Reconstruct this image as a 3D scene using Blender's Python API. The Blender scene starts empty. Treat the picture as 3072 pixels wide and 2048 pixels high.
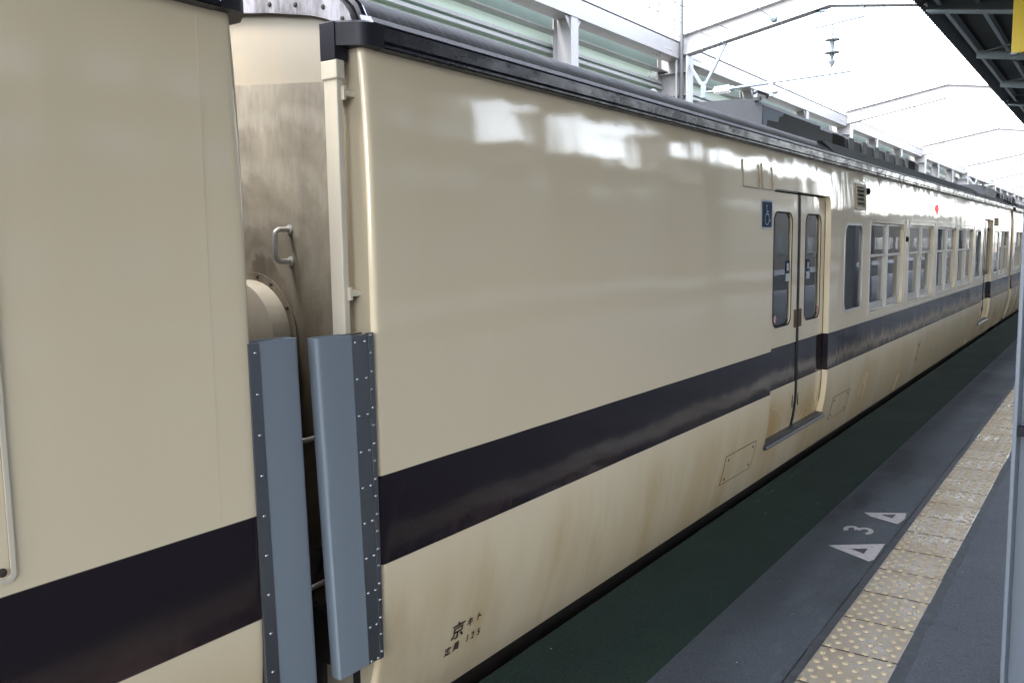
import bpy, bmesh, math, random
from mathutils import Vector, Matrix
random.seed(7)
C = bpy.context.scene.collection
R = math.radians
scene = bpy.context.scene

# ------------------------------------------------------------------ camera
cam_d = bpy.data.cameras.new('camera'); cam = bpy.data.objects.new('camera', cam_d); C.objects.link(cam)
F, YAW, PIT, ROL = 2574.3, .6184, .1094, -.0138
cam_d.sensor_width = 36; cam_d.lens = F/3072*36
cam_d.clip_start = .05; cam_d.clip_end = 2000
fw = Vector((-math.sin(YAW)*math.cos(PIT), math.cos(YAW)*math.cos(PIT), -math.sin(PIT)))
rt = Vector((math.cos(YAW), math.sin(YAW), 0)); up = rt.cross(fw)
r2 = rt*math.cos(ROL)+up*math.sin(ROL); u2 = up*math.cos(ROL)-rt*math.sin(ROL)
M = Matrix((r2, u2, -fw)).transposed().to_4x4(); M.translation = Vector((1.87, 0, 1.5))
cam.matrix_world = M
cam_d.dof.use_dof = True; cam_d.dof.focus_distance = 3.2; cam_d.dof.aperture_fstop = 11
scene.camera = cam

# ------------------------------------------------------------------ world, sun, exposure
SUN_EL, SUN_ROT = R(62), R(195)
w = bpy.data.worlds.new('World'); scene.world = w; w.use_nodes = True
nt = w.node_tree; bg = nt.nodes['Background']
sky = nt.nodes.new('ShaderNodeTexSky'); sky.sky_type = 'NISHITA'; sky.sun_disc = False
sky.sun_elevation = SUN_EL; sky.sun_rotation = SUN_ROT
sky.air_density = 1.0; sky.dust_density = 2.0; sky.ozone_density = 1.0
bw = nt.nodes.new('ShaderNodeRGBToBW'); mxw = nt.nodes.new('ShaderNodeMix'); mxw.data_type = 'RGBA'; mxw.inputs[0].default_value = .72   # thin overcast: most of the blue scattered away
nt.links.new(sky.outputs[0], bw.inputs[0]); nt.links.new(sky.outputs[0], mxw.inputs[6]); nt.links.new(bw.outputs[0], mxw.inputs[7])
nt.links.new(mxw.outputs[2], bg.inputs[0]); bg.inputs[1].default_value = .15
sd = bpy.data.lights.new('sun', 'SUN'); sd.energy = .6; sd.angle = R(25); sd.color = (1, .96, .9)
sun = bpy.data.objects.new('sun', sd); C.objects.link(sun)
d = Vector((math.cos(SUN_EL)*math.sin(SUN_ROT), math.cos(SUN_EL)*math.cos(SUN_ROT), math.sin(SUN_EL)))
sun.rotation_euler = d.to_track_quat('Z', 'Y').to_euler()
scene.view_settings.view_transform = 'Standard'; scene.view_settings.look = 'None'
scene.view_settings.exposure = 3.95; scene.view_settings.gamma = 1
scene.render.engine = 'CYCLES'
scene.cycles.max_bounces = 10; scene.cycles.diffuse_bounces = 5; scene.cycles.glossy_bounces = 5
scene.cycles.transmission_bounces = 8; scene.cycles.transparent_max_bounces = 12
scene.cycles.sample_clamp_indirect = 8

# ------------------------------------------------------------------ object helpers
def link(o, parent=None):
    C.objects.link(o)
    if parent: o.parent = parent
    return o
def props(o, label=None, cat=None, group=None, kind=None):
    if label: o['label'] = label
    if cat: o['category'] = cat
    if group: o['group'] = group
    if kind: o['kind'] = kind
    return o
def thing(name, loc, label, cat, group=None):
    o = bpy.data.objects.new(name, None); link(o); o.location = loc; o.empty_display_size = .1
    return props(o, label, cat, group)
class MB:
    def __init__(s): s.v = []; s.f = []
    def add(s, vs, fs):
        n = len(s.v); s.v += [tuple(a) for a in vs]; s.f += [tuple(i+n for i in f) for f in fs]; return s
    def box(s, x0, x1, y0, y1, z0, z1):
        v = [(x, y, z) for x in (x0, x1) for y in (y0, y1) for z in (z0, z1)]
        return s.add(v, [(0,1,3,2),(4,6,7,5),(0,4,5,1),(2,3,7,6),(0,2,6,4),(1,5,7,3)])
    def hexa(s, a, b):      # two quads, a and b
        return s.add(list(a)+list(b), [(3,2,1,0),(4,5,6,7),(0,1,5,4),(1,2,6,5),(2,3,7,6),(3,0,4,7)])
    def bar(s, p, q, w, h=None, upv=(0,0,1)):
        h = h or w; p = Vector(p); q = Vector(q); d = (q-p).normalized(); u = Vector(upv)
        if abs(d.dot(u)) > .99: u = Vector((1,0,0))
        a = d.cross(u).normalized()*w/2; b = a.cross(d).normalized()*h/2
        return s.hexa([p-a-b, p+a-b, p+a+b, p-a+b], [q-a-b, q+a-b, q+a+b, q-a+b])
    def tube(s, pts, r, n=10, cap=True):
        pts = [Vector(p) for p in pts]; rs = r if isinstance(r, (list, tuple)) else [r]*len(pts)
        vs = []; fs = []; pa = None
        for i, p in enumerate(pts):
            d = (pts[min(i+1, len(pts)-1)]-pts[max(i-1, 0)]).normalized()
            if pa is None:
                u = Vector((0,0,1)) if abs(d.z) < .9 else Vector((1,0,0)); a = d.cross(u).normalized()
            else: a = (pa-d*pa.dot(d)).normalized()
            pa = a; b = d.cross(a)
            for k in range(n):
                t = 2*math.pi*k/n; vs.append(p+(a*math.cos(t)+b*math.sin(t))*rs[i])
        for i in range(len(pts)-1):
            for k in range(n):
                fs.append((i*n+k, i*n+(k+1)%n, (i+1)*n+(k+1)%n, (i+1)*n+k))
        if cap: fs += [tuple(range(n))[::-1], tuple((len(pts)-1)*n+k for k in range(n))]
        return s.add(vs, fs)
    def lathe(s, o, axis, prof, n=20):   # prof: (distance along axis, radius)
        o = Vector(o); ax = Vector(axis).normalized()
        return s.tube([o+ax*a for a, r in prof], [max(r, 1e-4) for a, r in prof], n) if False else s._lathe(o, ax, prof, n)
    def _lathe(s, o, ax, prof, n):
        u = Vector((0,0,1)) if abs(ax.z) < .9 else Vector((1,0,0)); a = ax.cross(u).normalized(); b = ax.cross(a)
        vs = []; fs = []
        for dd, r in prof:
            for k in range(n):
                t = 2*math.pi*k/n; vs.append(o+ax*dd+(a*math.cos(t)+b*math.sin(t))*max(r, 1e-4))
        for i in range(len(prof)-1):
            for k in range(n): fs.append((i*n+k, i*n+(k+1)%n, (i+1)*n+(k+1)%n, (i+1)*n+k))
        fs += [tuple(range(n))[::-1], tuple((len(prof)-1)*n+k for k in range(n))]
        return s.add(vs, fs)
    def prism(s, poly, axis, a0, a1):    # poly of 2D points, extruded along an axis
        def P(u, v, a): return {'x': (a, u, v), 'y': (u, a, v), 'z': (u, v, a)}[axis]
        n = len(poly); vs = [P(u, v, a0) for u, v in poly]+[P(u, v, a1) for u, v in poly]
        return s.add(vs, [tuple(range(n))[::-1], tuple(range(n, 2*n))]+[(i, (i+1)%n, n+(i+1)%n, n+i) for i in range(n)])
    def grid(s, P):                      # P[i][j] points
        n = len(P); m = len(P[0]); vs = [p for r in P for p in r]
        return s.add(vs, [(i*m+j, i*m+j+1, (i+1)*m+j+1, (i+1)*m+j) for i in range(n-1) for j in range(m-1)])
    def build(s, name, mat, parent=None, smooth=None, bevel=0, norm=True):
        me = bpy.data.meshes.new(name); me.from_pydata(s.v, [], s.f); me.update()
        if norm or bevel:
            bm = bmesh.new(); bm.from_mesh(me)
            if bevel:
                bmesh.ops.bevel(bm, geom=list(bm.edges), offset=bevel, segments=2, affect='EDGES', profile=.5, clamp_overlap=True)
            bmesh.ops.recalc_face_normals(bm, faces=bm.faces); bm.to_mesh(me); bm.free()
        me.materials.append(mat)
        if smooth is not None:
            me.shade_smooth(); me.set_sharp_from_angle(angle=R(smooth))
        o = bpy.data.objects.new(name, me); link(o, parent)
        return o
def top(o, label, cat, group=None): return props(o, label, cat, group)
def struct(o): o['kind'] = 'structure'; return o
def copy_tree(o, parent=None):
    c = o.copy(); C.objects.link(c)
    if parent: c.parent = parent
    for ch in list(o.children): copy_tree(ch, c)
    return c
def origin_to(o, loc):      # move origin of a single mesh
    loc = Vector(loc); o.data.transform(Matrix.Translation(-loc)); o.location = loc; return o

# ------------------------------------------------------------------ materials
def mat(name, col, rough=.5, metal=0, spec=.5, **k):
    m = bpy.data.materials.new(name); m.use_nodes = True
    b = m.node_tree.nodes['Principled BSDF']
    b.inputs['Base Color'].default_value = (*col, 1); b.inputs['Roughness'].default_value = rough
    b.inputs['Metallic'].default_value = metal; b.inputs['Specular IOR Level'].default_value = spec
    for a, v in k.items(): b.inputs[a.replace('_', ' ')].default_value = v
    return m
class N:
    """small node-graph writer"""
    def __init__(s, m): s.m = m; s.t = m.node_tree; s.b = s.t.nodes['Principled BSDF']; s._pos = None
    def n(s, ty, **k):
        x = s.t.nodes.new(ty)
        for a, v in k.items(): setattr(x, a, v)
        return x
    def l(s, a, b): s.t.links.new(a, b); return s
    def coord(s):
        if s._pos is None:
            s._pos = s.n('ShaderNodeTexCoord').outputs['Object']
        return s._pos
    def mapv(s, scale, loc=(0,0,0)):
        m = s.n('ShaderNodeMapping'); m.inputs['Scale'].default_value = scale; m.inputs['Location'].default_value = loc
        s.l(s.coord(), m.inputs[0]); return m.outputs[0]
    def noise(s, sc, det=3, rough=.5, scale=(1,1,1), loc=(0,0,0), dist=0):
        x = s.n('ShaderNodeTexNoise'); x.inputs['Scale'].default_value = sc; x.inputs['Detail'].default_value = det
        x.inputs['Roughness'].default_value = rough; x.inputs['Distortion'].default_value = dist
        s.l(s.mapv(scale, loc), x.inputs['Vector']); return x.outputs[0]
    def ramp(s, fac, a, b, c0=(0,0,0), c1=(1,1,1)):
        x = s.n('ShaderNodeValToRGB'); x.color_ramp.elements[0].position = a; x.color_ramp.elements[1].position = b
        x.color_ramp.elements[0].color = (*c0, 1); x.color_ramp.elements[1].color = (*c1, 1)
        s.l(fac, x.inputs[0]); return x.outputs[0]
    def math(s, op, a, b=None, clamp=False):
        x = s.n('ShaderNodeMath', operation=op, use_clamp=clamp)
        for i, v in enumerate((a, b)):
            if v is None: continue
            if isinstance(v, (int, float)): x.inputs[i].default_value = v
            else: s.l(v, x.inputs[i])
        return x.outputs[0]
    def mix(s, fac, a, b, mode='MIX'):
        x = s.n('ShaderNodeMix', data_type='RGBA', blend_type=mode)
        for i, v in ((0, fac), (6, a), (7, b)):
            if isinstance(v, (int, float)): x.inputs[i].default_value = v
            elif isinstance(v, tuple): x.inputs[i].default_value = (*v, 1)
            else: s.l(v, x.inputs[i])
        return x.outputs[2]
    def sep(s):
        x = s.n('ShaderNodeSeparateXYZ'); s.l(s.coord(), x.inputs[0]); return x.outputs
    def rng(s, v, a, b):    # smooth 0..1
        x = s.n('ShaderNodeMapRange'); x.interpolation_type = 'SMOOTHSTEP'; s.l(v, x.inputs[0])
        x.inputs[1].default_value = a; x.inputs[2].default_value = b; return x.outputs[0]
    def bump(s, h, strength, dist, prev=None):
        x = s.n('ShaderNodeBump'); x.inputs['Strength'].default_value = strength; x.inputs['Distance'].default_value = dist
        s.l(h, x.inputs['Height'])
        if prev is not None: s.l(prev, x.inputs['Normal'])
        return x.outputs[0]
    def col(s, c): s.l(c, s.b.inputs['Base Color'])
    def rough(s, r): s.l(r, s.b.inputs['Roughness'])
    def normal(s, n): s.l(n, s.b.inputs['Normal'])

CREAM = (.75, .635, .44); NAVY = (.0155, .0110, .0145)
def dirty(name, base, dirt, rough=.4, amt=.5, sc=6, streak=1, bumpd=0.0006, metal=0, spec=.5):
    m = mat(name, base, rough, metal, spec); g = N(m)
    a = g.noise(sc, 5, .6, (1, 1, 1/(1+streak*3))); b = g.noise(sc*7, 4, .6)
    f = g.math('MULTIPLY', g.ramp(a, .42, .72), g.ramp(b, .3, .75))
    f = g.math('MULTIPLY', f, amt)
    g.col(g.mix(f, base, dirt))
    rr = g.math('ADD', g.math('MULTIPLY', b, .25), rough-.1); g.rough(rr)
    g.normal(g.bump(g.noise(sc*12, 3), .4, bumpd))
    return m

def car_paint(name='car_paint', door=0):
    m = mat(name, CREAM, .12, 0, .6); g = N(m)
    X, Y, Z = g.sep()
    wob = g.math('MULTIPLY', g.math('SUBTRACT', g.noise(3, 1), .5), .003)
    zz = g.math('ADD', Z, wob)
    stripe = g.math('MULTIPLY', g.rng(zz, .4985, .5015), g.math('SUBTRACT', 1, g.rng(zz, .7885, .7915)))
    # dirt: rust-brown run-down streaks low on the side
    st = g.noise(3.2, 5, .62, (1, 1, .16)); st2 = g.noise(1.3, 4, .6, (1, 1, .35), (3, 9, 0))
    low = g.math('SUBTRACT', 1, g.rng(Z, .25, .56))
    lowall = g.math('MULTIPLY', g.math('ADD', g.math('MULTIPLY', low, .8), .08), g.ramp(st2, .38, .72))
    f = g.math('ADD', g.math('MULTIPLY', lowall, .8), g.math('MULTIPLY', g.math('MULTIPLY', g.ramp(st, .52, .78), low), .5), True)
    cr = g.mix(g.math('MULTIPLY', g.noise(.9, 4), .25), CREAM, (.56, .50, .37))
    if door: f = g.math('ADD', f, g.math('MULTIPLY', g.math('SUBTRACT', 1, g.rng(Z, .1, .62)), g.math('ADD', g.math('MULTIPLY', st2, .9), .15)), True)
    cr = g.mix(f, cr, (.48, .32, .13))
    # reflection of the tactile strip painted on the lower stripe, ragged upper edge
    rag = g.math('ADD', g.math('MULTIPLY', g.math('SUBTRACT', g.noise(5, 6, .7, (1, 1, .25)), .5), .16), zz)
    tile_refl = g.math('MULTIPLY', g.math('SUBTRACT', 1, g.rng(rag, .575, .60)), g.rng(Y, 4.5, 9))
    tile_refl = g.math('MULTIPLY', tile_refl, g.ramp(g.noise(9, 4), .25, .6))
    nv = g.mix(g.math('MULTIPLY', tile_refl, .15), NAVY, (.16, .13, .10))
    nv2 = g.mix(g.math('MULTIPLY', g.ramp(g.noise(1.5, 5, .7), .45, .7), g.math('SUBTRACT', 1, g.rng(Z, .5, .62))), nv, (.055, .035, .03))
    g.col(g.mix(stripe, cr, nv2))
    # panel waves, weld dents and orange peel
    big = g.noise(1.6, 2, .45, (1, 1, .9)); mid = g.noise(7, 2, .5, (1, 1.5, .28)); fine = g.noise(95, 2, .5, (1, 1, 1))
    n1 = g.bump(big, .22, .03); n2 = g.bump(g.math('MULTIPLY', mid, g.math('ADD', .18, g.math('MULTIPLY', g.rng(Y, 4.5, 8.5), .9))), .45, .0025, n1); n3 = g.bump(fine, .22, .0006, n2)
    g.normal(n3)
    g.l(g.math('SUBTRACT', .6, g.math('MULTIPLY', stripe, .28)), g.b.inputs['Specular IOR Level'])
    rr = g.math('ADD', g.math('MULTIPLY', f, .35), .055); g.rough(rr)
    return m
def plain_cream():
    return dirty('cream_paint', (.62, .56, .45), (.28, .20, .11), .32, .45, 5, 2)
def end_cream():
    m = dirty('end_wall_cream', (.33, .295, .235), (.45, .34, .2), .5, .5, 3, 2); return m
def grime_sheet():
    m = mat('grimy_sheet', (.30, .27, .23), .5, .25); g = N(m)
    X, Y, Z = g.sep()
    fine = g.noise(30, 6, .7, (1, 1, .22)); big = g.noise(2.6, 6, .62, (1, 1, .7), dist=.9)
    # wiped arcs around the handle
    dx = g.math('ADD', X, .52); dz = g.math('SUBTRACT', Z, 1.30)
    rr = g.math('SQRT', g.math('ADD', g.math('MULTIPLY', dx, dx), g.math('MULTIPLY', dz, dz)))
    arc = g.ramp(g.math('MULTIPLY', g.math('SINE', g.math('ADD', g.math('MULTIPLY', rr, 38), g.math('MULTIPLY', big, 16))), .5), .1, .5)
    lo = g.math('SUBTRACT', 1, g.rng(Z, .95, 1.75))
    c = g.mix(g.ramp(big, .36, .64), (.165, .145, .115), (.42, .375, .295))
    c = g.mix(g.math('MULTIPLY', arc, .40), c, (.46, .42, .35))
    c = g.mix(g.math('MULTIPLY', g.ramp(fine, .45, .75), .35), c, (.12, .11, .11))
    c = g.mix(g.math('MULTIPLY', lo, .75), c, (.10, .070, .038))
    dr = g.noise(11, 6, .7, (1, 1, .1), (5, 0, 1)); top_ = g.rng(Z, 1.55, 2.0)
    c = g.mix(g.math('MULTIPLY', g.math('MULTIPLY', g.ramp(dr, .55, .7), top_), .45), c, (.08, .08, .085))
    g.col(c); g.rough(g.math('ADD', g.math('MULTIPLY', fine, .3), .35)); g.normal(g.bump(fine, .2, .001))
    return m
def trim_metal():
    m = mat('weathered_trim', (.42, .42, .44), .45, .4); g = N(m)
    a = g.noise(14, 6, .7, (1, 1, .25)); b = g.noise(60, 3)
    c = g.mix(g.ramp(a, .42, .62), (.14, .13, .13), (.36, .35, .38)); g.col(c)
    g.rough(g.math('ADD', g.math('MULTIPLY', a, .3), .3)); g.normal(g.bump(b, .3, .0006)); return m
def roof_cover():
    m = mat('roof_cover', (.03, .03, .04), .6, 0, .25); g = N(m)
    X, Y, Z = g.sep()
    fr = g.math('FRACT', g.math('DIVIDE', Y, .045))
    tri = g.math('ABSOLUTE', g.math('SUBTRACT', fr, .5))
    seam = g.rng(tri, .40, .5)
    dash = g.rng(g.math('SINE', g.math('MULTIPLY', g.math('SUBTRACT', Z, X), 420)), -.2, .4)
    dot = g.math('MULTIPLY', g.rng(tri, .44, .49), dash)
    c = g.mix(g.ramp(g.noise(3, 5), .35, .7), (.020, .0205, .0235), (.032, .034, .038))
    g.col(g.mix(dot, c, (.008, .008, .01)))
    n1 = g.bump(seam, .8, .007); g.normal(g.bump(g.noise(25, 3), .3, .003, n1)); g.rough(g.math('ADD', g.math('MULTIPLY', g.noise(8), .2), .5))
    return m
def black_gloss():
    m = mat('black_gutter_paint', (.010, .010, .016), .12, 0, .25); g = N(m)
    a = g.noise(9, 6, .7, (1, .5, 1)); b = g.noise(70, 4, .7)
    g.rough(g.ramp(a, .4, .75, (.16,)*3, (.45,)*3)); g.normal(g.bump(b, .35, .0008, g.bump(g.noise(4, 2), .3, .004)))
    g.col(g.mix(g.ramp(b, .62, .75), (.009, .009, .015), (.03, .03, .035))); return m
def asphalt(name, c0, c1, wet=.55, spec=.4):
    m = mat(name, c0, .7, 0, spec); g = N(m)
    big = g.noise(1.1, 5, .6); fine = g.noise(110, 4, .75); mid = g.noise(14, 5, .65)
    c = g.mix(g.ramp(big, .3, .7), c0, c1)
    c = g.mix(g.math('MULTIPLY', g.ramp(fine, .42, .68), .8), c, tuple(x*2.5 for x in c0))
    c = g.mix(g.math('MULTIPLY', g.ramp(mid, .55, .75), .5), c, tuple(x*.55 for x in c0))
    sp = g.n('ShaderNodeTexVoronoi'); sp.inputs['Scale'].default_value = 26; g.l(g.mapv((1,1,1)), sp.inputs['Vector'])
    speck = g.math('SUBTRACT', 1, g.rng(sp.outputs['Distance'], .06, .10))
    pick = g.n('ShaderNodeSeparateColor'); g.l(sp.outputs['Color'], pick.inputs[0])
    speck = g.math('MULTIPLY', speck, g.rng(pick.outputs[0], .93, .95))
    c = g.mix(speck, c, (.45, .44, .42))
    g.col(c); g.rough(g.ramp(big, .3, .7, (wet,)*3, (wet+.25,)*3))
    g.normal(g.bump(fine, .6, .003, g.bump(mid, .3, .006))); return m

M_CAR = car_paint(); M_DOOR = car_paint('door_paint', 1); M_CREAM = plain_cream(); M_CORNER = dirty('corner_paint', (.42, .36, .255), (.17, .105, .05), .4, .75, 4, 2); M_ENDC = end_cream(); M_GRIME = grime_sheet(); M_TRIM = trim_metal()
M_ROOF = roof_cover(); M_BLACK = black_gloss()
M_FLANGE = dirty('roof_flange_metal', (.42, .43, .48), (.2, .2, .22), .28, .5, 12, 0, metal=.2)
M_RUBBER = dirty('blue_grey_rubber', (.19, .225, .26), (.145, .165, .185), .55, .25, 4, 1, .0002)
M_STEEL = dirty('brushed_steel', (.17, .18, .195), (.10, .11, .12), .33, .4, 5, 3, .0002, .75)
M_BLACK2 = dirty('black_matt_paint', (.012, .011, .017), (.03, .03, .035), .42, .5, 10, 0, .0004, 0, .25)
M_SILL = dirty('door_sill_metal', (.035, .035, .04), (.02, .016, .012), .45, .5, 8, 0, metal=.4)
M_RUST = dirty('rusty_edge', (.10, .065, .035), (.2, .14, .08), .8, .6, 20, 0)
M_RIVET = mat('rivet_steel', (.42, .42, .44), .3, 1)
M_DARK = mat('dark_recess', (.012, .011, .010), .8)
M_SEAL = mat('door_rubber_seal', (.007, .008, .011), .6, 0, .2)
M_IRON = dirty('underframe_iron', (.035, .03, .026), (.10, .06, .035), .75, .7, 9, 0)
M_GLASS = mat('window_glass', (.75, .82, .80), .02, 0, .6, Transmission_Weight=1.0, IOR=1.5)
def glass():
    m = bpy.data.materials.new('window_glass'); m.use_nodes = True; t = m.node_tree; t.nodes.clear()
    o = t.nodes.new('ShaderNodeOutputMaterial'); mx = t.nodes.new('ShaderNodeMixShader'); tr = t.nodes.new('ShaderNodeBsdfTransparent')
    gl = t.nodes.new('ShaderNodeBsdfGlossy'); fr = t.nodes.new('ShaderNodeFresnel'); fr.inputs[0].default_value = 2.0
    tr.inputs[0].default_value = (.92, .97, .95, 1); gl.inputs['Roughness'].default_value = .015
    nz = t.nodes.new('ShaderNodeTexNoise'); nz.inputs['Scale'].default_value = 1.5; bp = t.nodes.new('ShaderNodeBump')
    bp.inputs['Strength'].default_value = .3; bp.inputs['Distance'].default_value = .006
    tc = t.nodes.new('ShaderNodeTexCoord'); t.links.new(tc.outputs['Object'], nz.inputs['Vector'])
    t.links.new(nz.outputs[0], bp.inputs['Height']); t.links.new(bp.outputs[0], gl.inputs['Normal'])
    t.links.new(fr.outputs[0], mx.inputs[0]); t.links.new(tr.outputs[0], mx.inputs[1]); t.links.new(gl.outputs[0], mx.inputs[2])
    t.links.new(mx.outputs[0], o.inputs[0]); return m
M_GLASS = glass()
M_ALU = dirty('window_frame_alu', (.50, .49, .46), (.25, .2, .14), .38, .5, 8, 1, metal=.35)
M_BRONZE = dirty('vent_metal', (.34, .29, .21), (.17, .12, .08), .45, .5, 12, 1, metal=.3)
M_INT = mat('interior_panel', (.70, .70, .62), .6); M_SEAT = mat('seat_moquette', (.075, .05, .035), .9)
M_FLOOR = mat('interior_floor', (.10, .09, .075), .6)
M_AC = dirty('roof_unit_paint', (.019, .023, .031), (.012, .014, .017), .5, .6, 5, 1)
M_PEEL = mat('peeled_paint_grey', (.36, .43, .52), .6)
M_PLATE = dirty('roof_plate_paint', (.06, .075, .09), (.034, .037, .04), .45, .5, 4, 1)
M_WHITE = dirty('white_steel_paint', (.30, .295, .30), (.17, .155, .15), .45, .45, 3, 1)
M_GREENP = dirty('pale_green_panel', (.33, .41, .35), (.24, .29, .25), .5, .35, 2, 1)
M_GREENSHADE = dirty('shaded_green_panel', (.16, .22, .19), (.1, .12, .1), .6, .4, 2, 1)  # wall green darkened: shade under the beam put into the colour
M_GALV = dirty('galvanised_steel', (.19, .22, .25), (.3, .3, .3), .4, .4, 20, 0, metal=.3)
M_PORC = mat('porcelain', (.62, .62, .62), .15)
M_PORCD = mat('grey_porcelain', (.14, .17, .18), .2)
M_WIRE = mat('wire', (.16, .16, .18), .5, .5)
M_CABLE = mat('corrugated_conduit', (.05, .055, .06), .5)
M_CANOPY = dirty('canopy_sheet', (.020, .028, .027), (.010, .013, .013), .6, .5, 3, 0)
M_PURLIN = dirty('canopy_purlin_paint', (.17, .205, .215), (.09, .11, .11), .5, .4, 5, 1)
M_WEBSHADE = dirty('shaded_beam_web', (.038, .048, .05), (.03, .035, .035), .6, .4, 4, 1)  # darker than the flanges: the web's shade is put into its colour
M_POLE = dirty('column_paint', (.115, .135, .16), (.07, .08, .085), .4, .3, 6, 1)
M_YELLOW = mat('sign_yellow', (.50, .35, .012), .35); M_SIGNW = mat('sign_white', (.5, .56, .52), .35)
M_SIGNK = mat('sign_black', (.01, .01, .012), .4)
M_BLUE = mat('sticker_blue', (.018, .045, .095), .7, 0, .15); M_STW = mat('sticker_white', (.50, .55, .57), .7, 0, .2)
M_TEXT = mat('lettering_black', (.012, .012, .012), .4)
M_ASPH = asphalt('asphalt', (.036, .043, .055), (.052, .061, .075))
def scuffed():
    m = asphalt('scuffed_asphalt', (.031, .038, .049), (.047, .056, .069)); g = N(m); X, Y, Z = g.sep()
    old = g.b.inputs['Base Color'].links[0].from_socket
    f = g.math('MULTIPLY', g.ramp(g.noise(9, 6, .7, (1, .3, 1)), .53, .64), g.rng(X, .70, .96))
    f2 = g.math('MULTIPLY', g.ramp(g.noise(2.2, 5, .6, (1, .3, 1), (4, 1, 0)), .50, .60), .65)
    c = g.mix(g.math('MULTIPLY', f, .6), old, (.085, .10, .115)); g.col(g.mix(f2, c, (.018, .021, .026))); return m
M_SCUFF = scuffed()
M_GREEN = asphalt('dark_green_coating', (.0075, .0200, .0150), (.0135, .0175, .0150), .8, .25)
M_CONC = dirty('platform_concrete', (.20, .19, .175), (.06, .05, .04), .8, .8, 3, 2)
M_BALL = asphalt('track_ballast', (.07, .06, .05), (.10, .085, .07), .9)
M_PAINT = mat('road_paint', (.40, .39, .40), .55)
g = N(M_PAINT); g.col(g.mix(g.math('MULTIPLY', g.ramp(g.noise(45, 6, .7), .48, .7), .6), (.38, .37, .38), (.10, .105, .12)))
def mortar():
    m = mat('cement_edging', (.10, .13, .18), .6); g = N(m)
    a = g.noise(16, 6, .7); g.col(g.mix(g.ramp(a, .45, .66), (.032, .038, .048), (.055, .063, .076))); g.normal(g.bump(a, .5, .004)); return m
M_MORTAR = mortar()
def tile_mat(name, base, worn):
    m = mat(name, base, .3, 0, .5); g = N(m)
    a = g.noise(3.5, 5, .6); b = g.noise(40, 4, .6); c2 = g.noise(11, 5, .6, (1,1,1), (7, 2, 0))
    c = g.mix(g.ramp(a, .38, .62), base, worn); c = g.mix(g.math('MULTIPLY', g.ramp(c2, .52, .75), .5), c, (.22, .17, .13))
    g.col(g.mix(g.math('MULTIPLY', g.ramp(b, .5, .8), .35), c, (.25, .22, .18)))
    g.rough(g.ramp(a, .35, .62, (.45,)*3, (.24,)*3)); g.normal(g.bump(c2, .35, .006, g.bump(b, .2, .001))); return m
M_TILE = tile_mat('tactile_tile', (.27, .226, .165), (.255, .226, .18)); M_DOME = tile_mat('tactile_dome', (.335, .27, .17), (.325, .275, .19))

# ------------------------------------------------------------------ platform and track (the setting)
YA, YB = -14, 130
def slab(name, x0, x1, z, mt, z0=None, y0=YA, y1=YB):
    return struct(MB().box(x0, x1, y0, y1, z if z0 is None else z0, z).build(name, mt)) if z0 is not None else \
        struct(MB().add([(x0,y0,z),(x1,y0,z),(x1,y1,z),(x0,y1,z)], [(0,1,2,3)]).build(name, mt, norm=False))
slab('ground', -1500, 1500, -1.16, M_BALL, None, -1500, 1500)
slab('platform', .16, 7.0, -.006, M_CONC, -1.15)
struct(MB().box(.112, .20, YA, YB, -.16, 0.0).build('platform_coping', M_GREEN, bevel=.008))
slab('platform_edge_coating', .20, .602, 0.0, M_GREEN)
slab('platform_asphalt_strip', .602, .985, .001, M_SCUFF)
# ragged cement beds each side of the tactile tiles
def ragged(name, xa, xb, inner, mt, z):
    ys = [YA+i*.035 for i in range(int((40-YA)/.035))]+[YB]
    rr = random.Random(5 if inner else 9); off = 0; vs = []; fs = []
    for i, y in enumerate(ys):
        off = off*.8+rr.uniform(-1, 1)*.004
        if rr.random() < .04: off += rr.uniform(0, .022)
        e = max(-.006, off)
        a, b = (xa-e*.3, xb) if inner else (xa, xb+e)
        vs += [(a, y, .0016 if inner else z), (b, y, z if inner else .0016)]
        if i: fs.append((2*i-2, 2*i-1, 2*i+1, 2*i))
    return struct(MB().add(vs, fs).build(name, mt, norm=False))
ragged('cement_bed', .988, 1.024, True, M_MORTAR, .0082)
ragged('cement_bed', 1.286, 1.322, False, M_MORTAR, .0082)
slab('platform_surface', 1.30, 6.9, .0015, M_ASPH)
struct(MB().add([(.985,YA,-.002),(1.30,YA,-.002),(1.30,YB,-.002),(.985,YB,-.002)], [(0,1,2,3)]).build('platform_tile_bed', M_DARK, norm=False))

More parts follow.
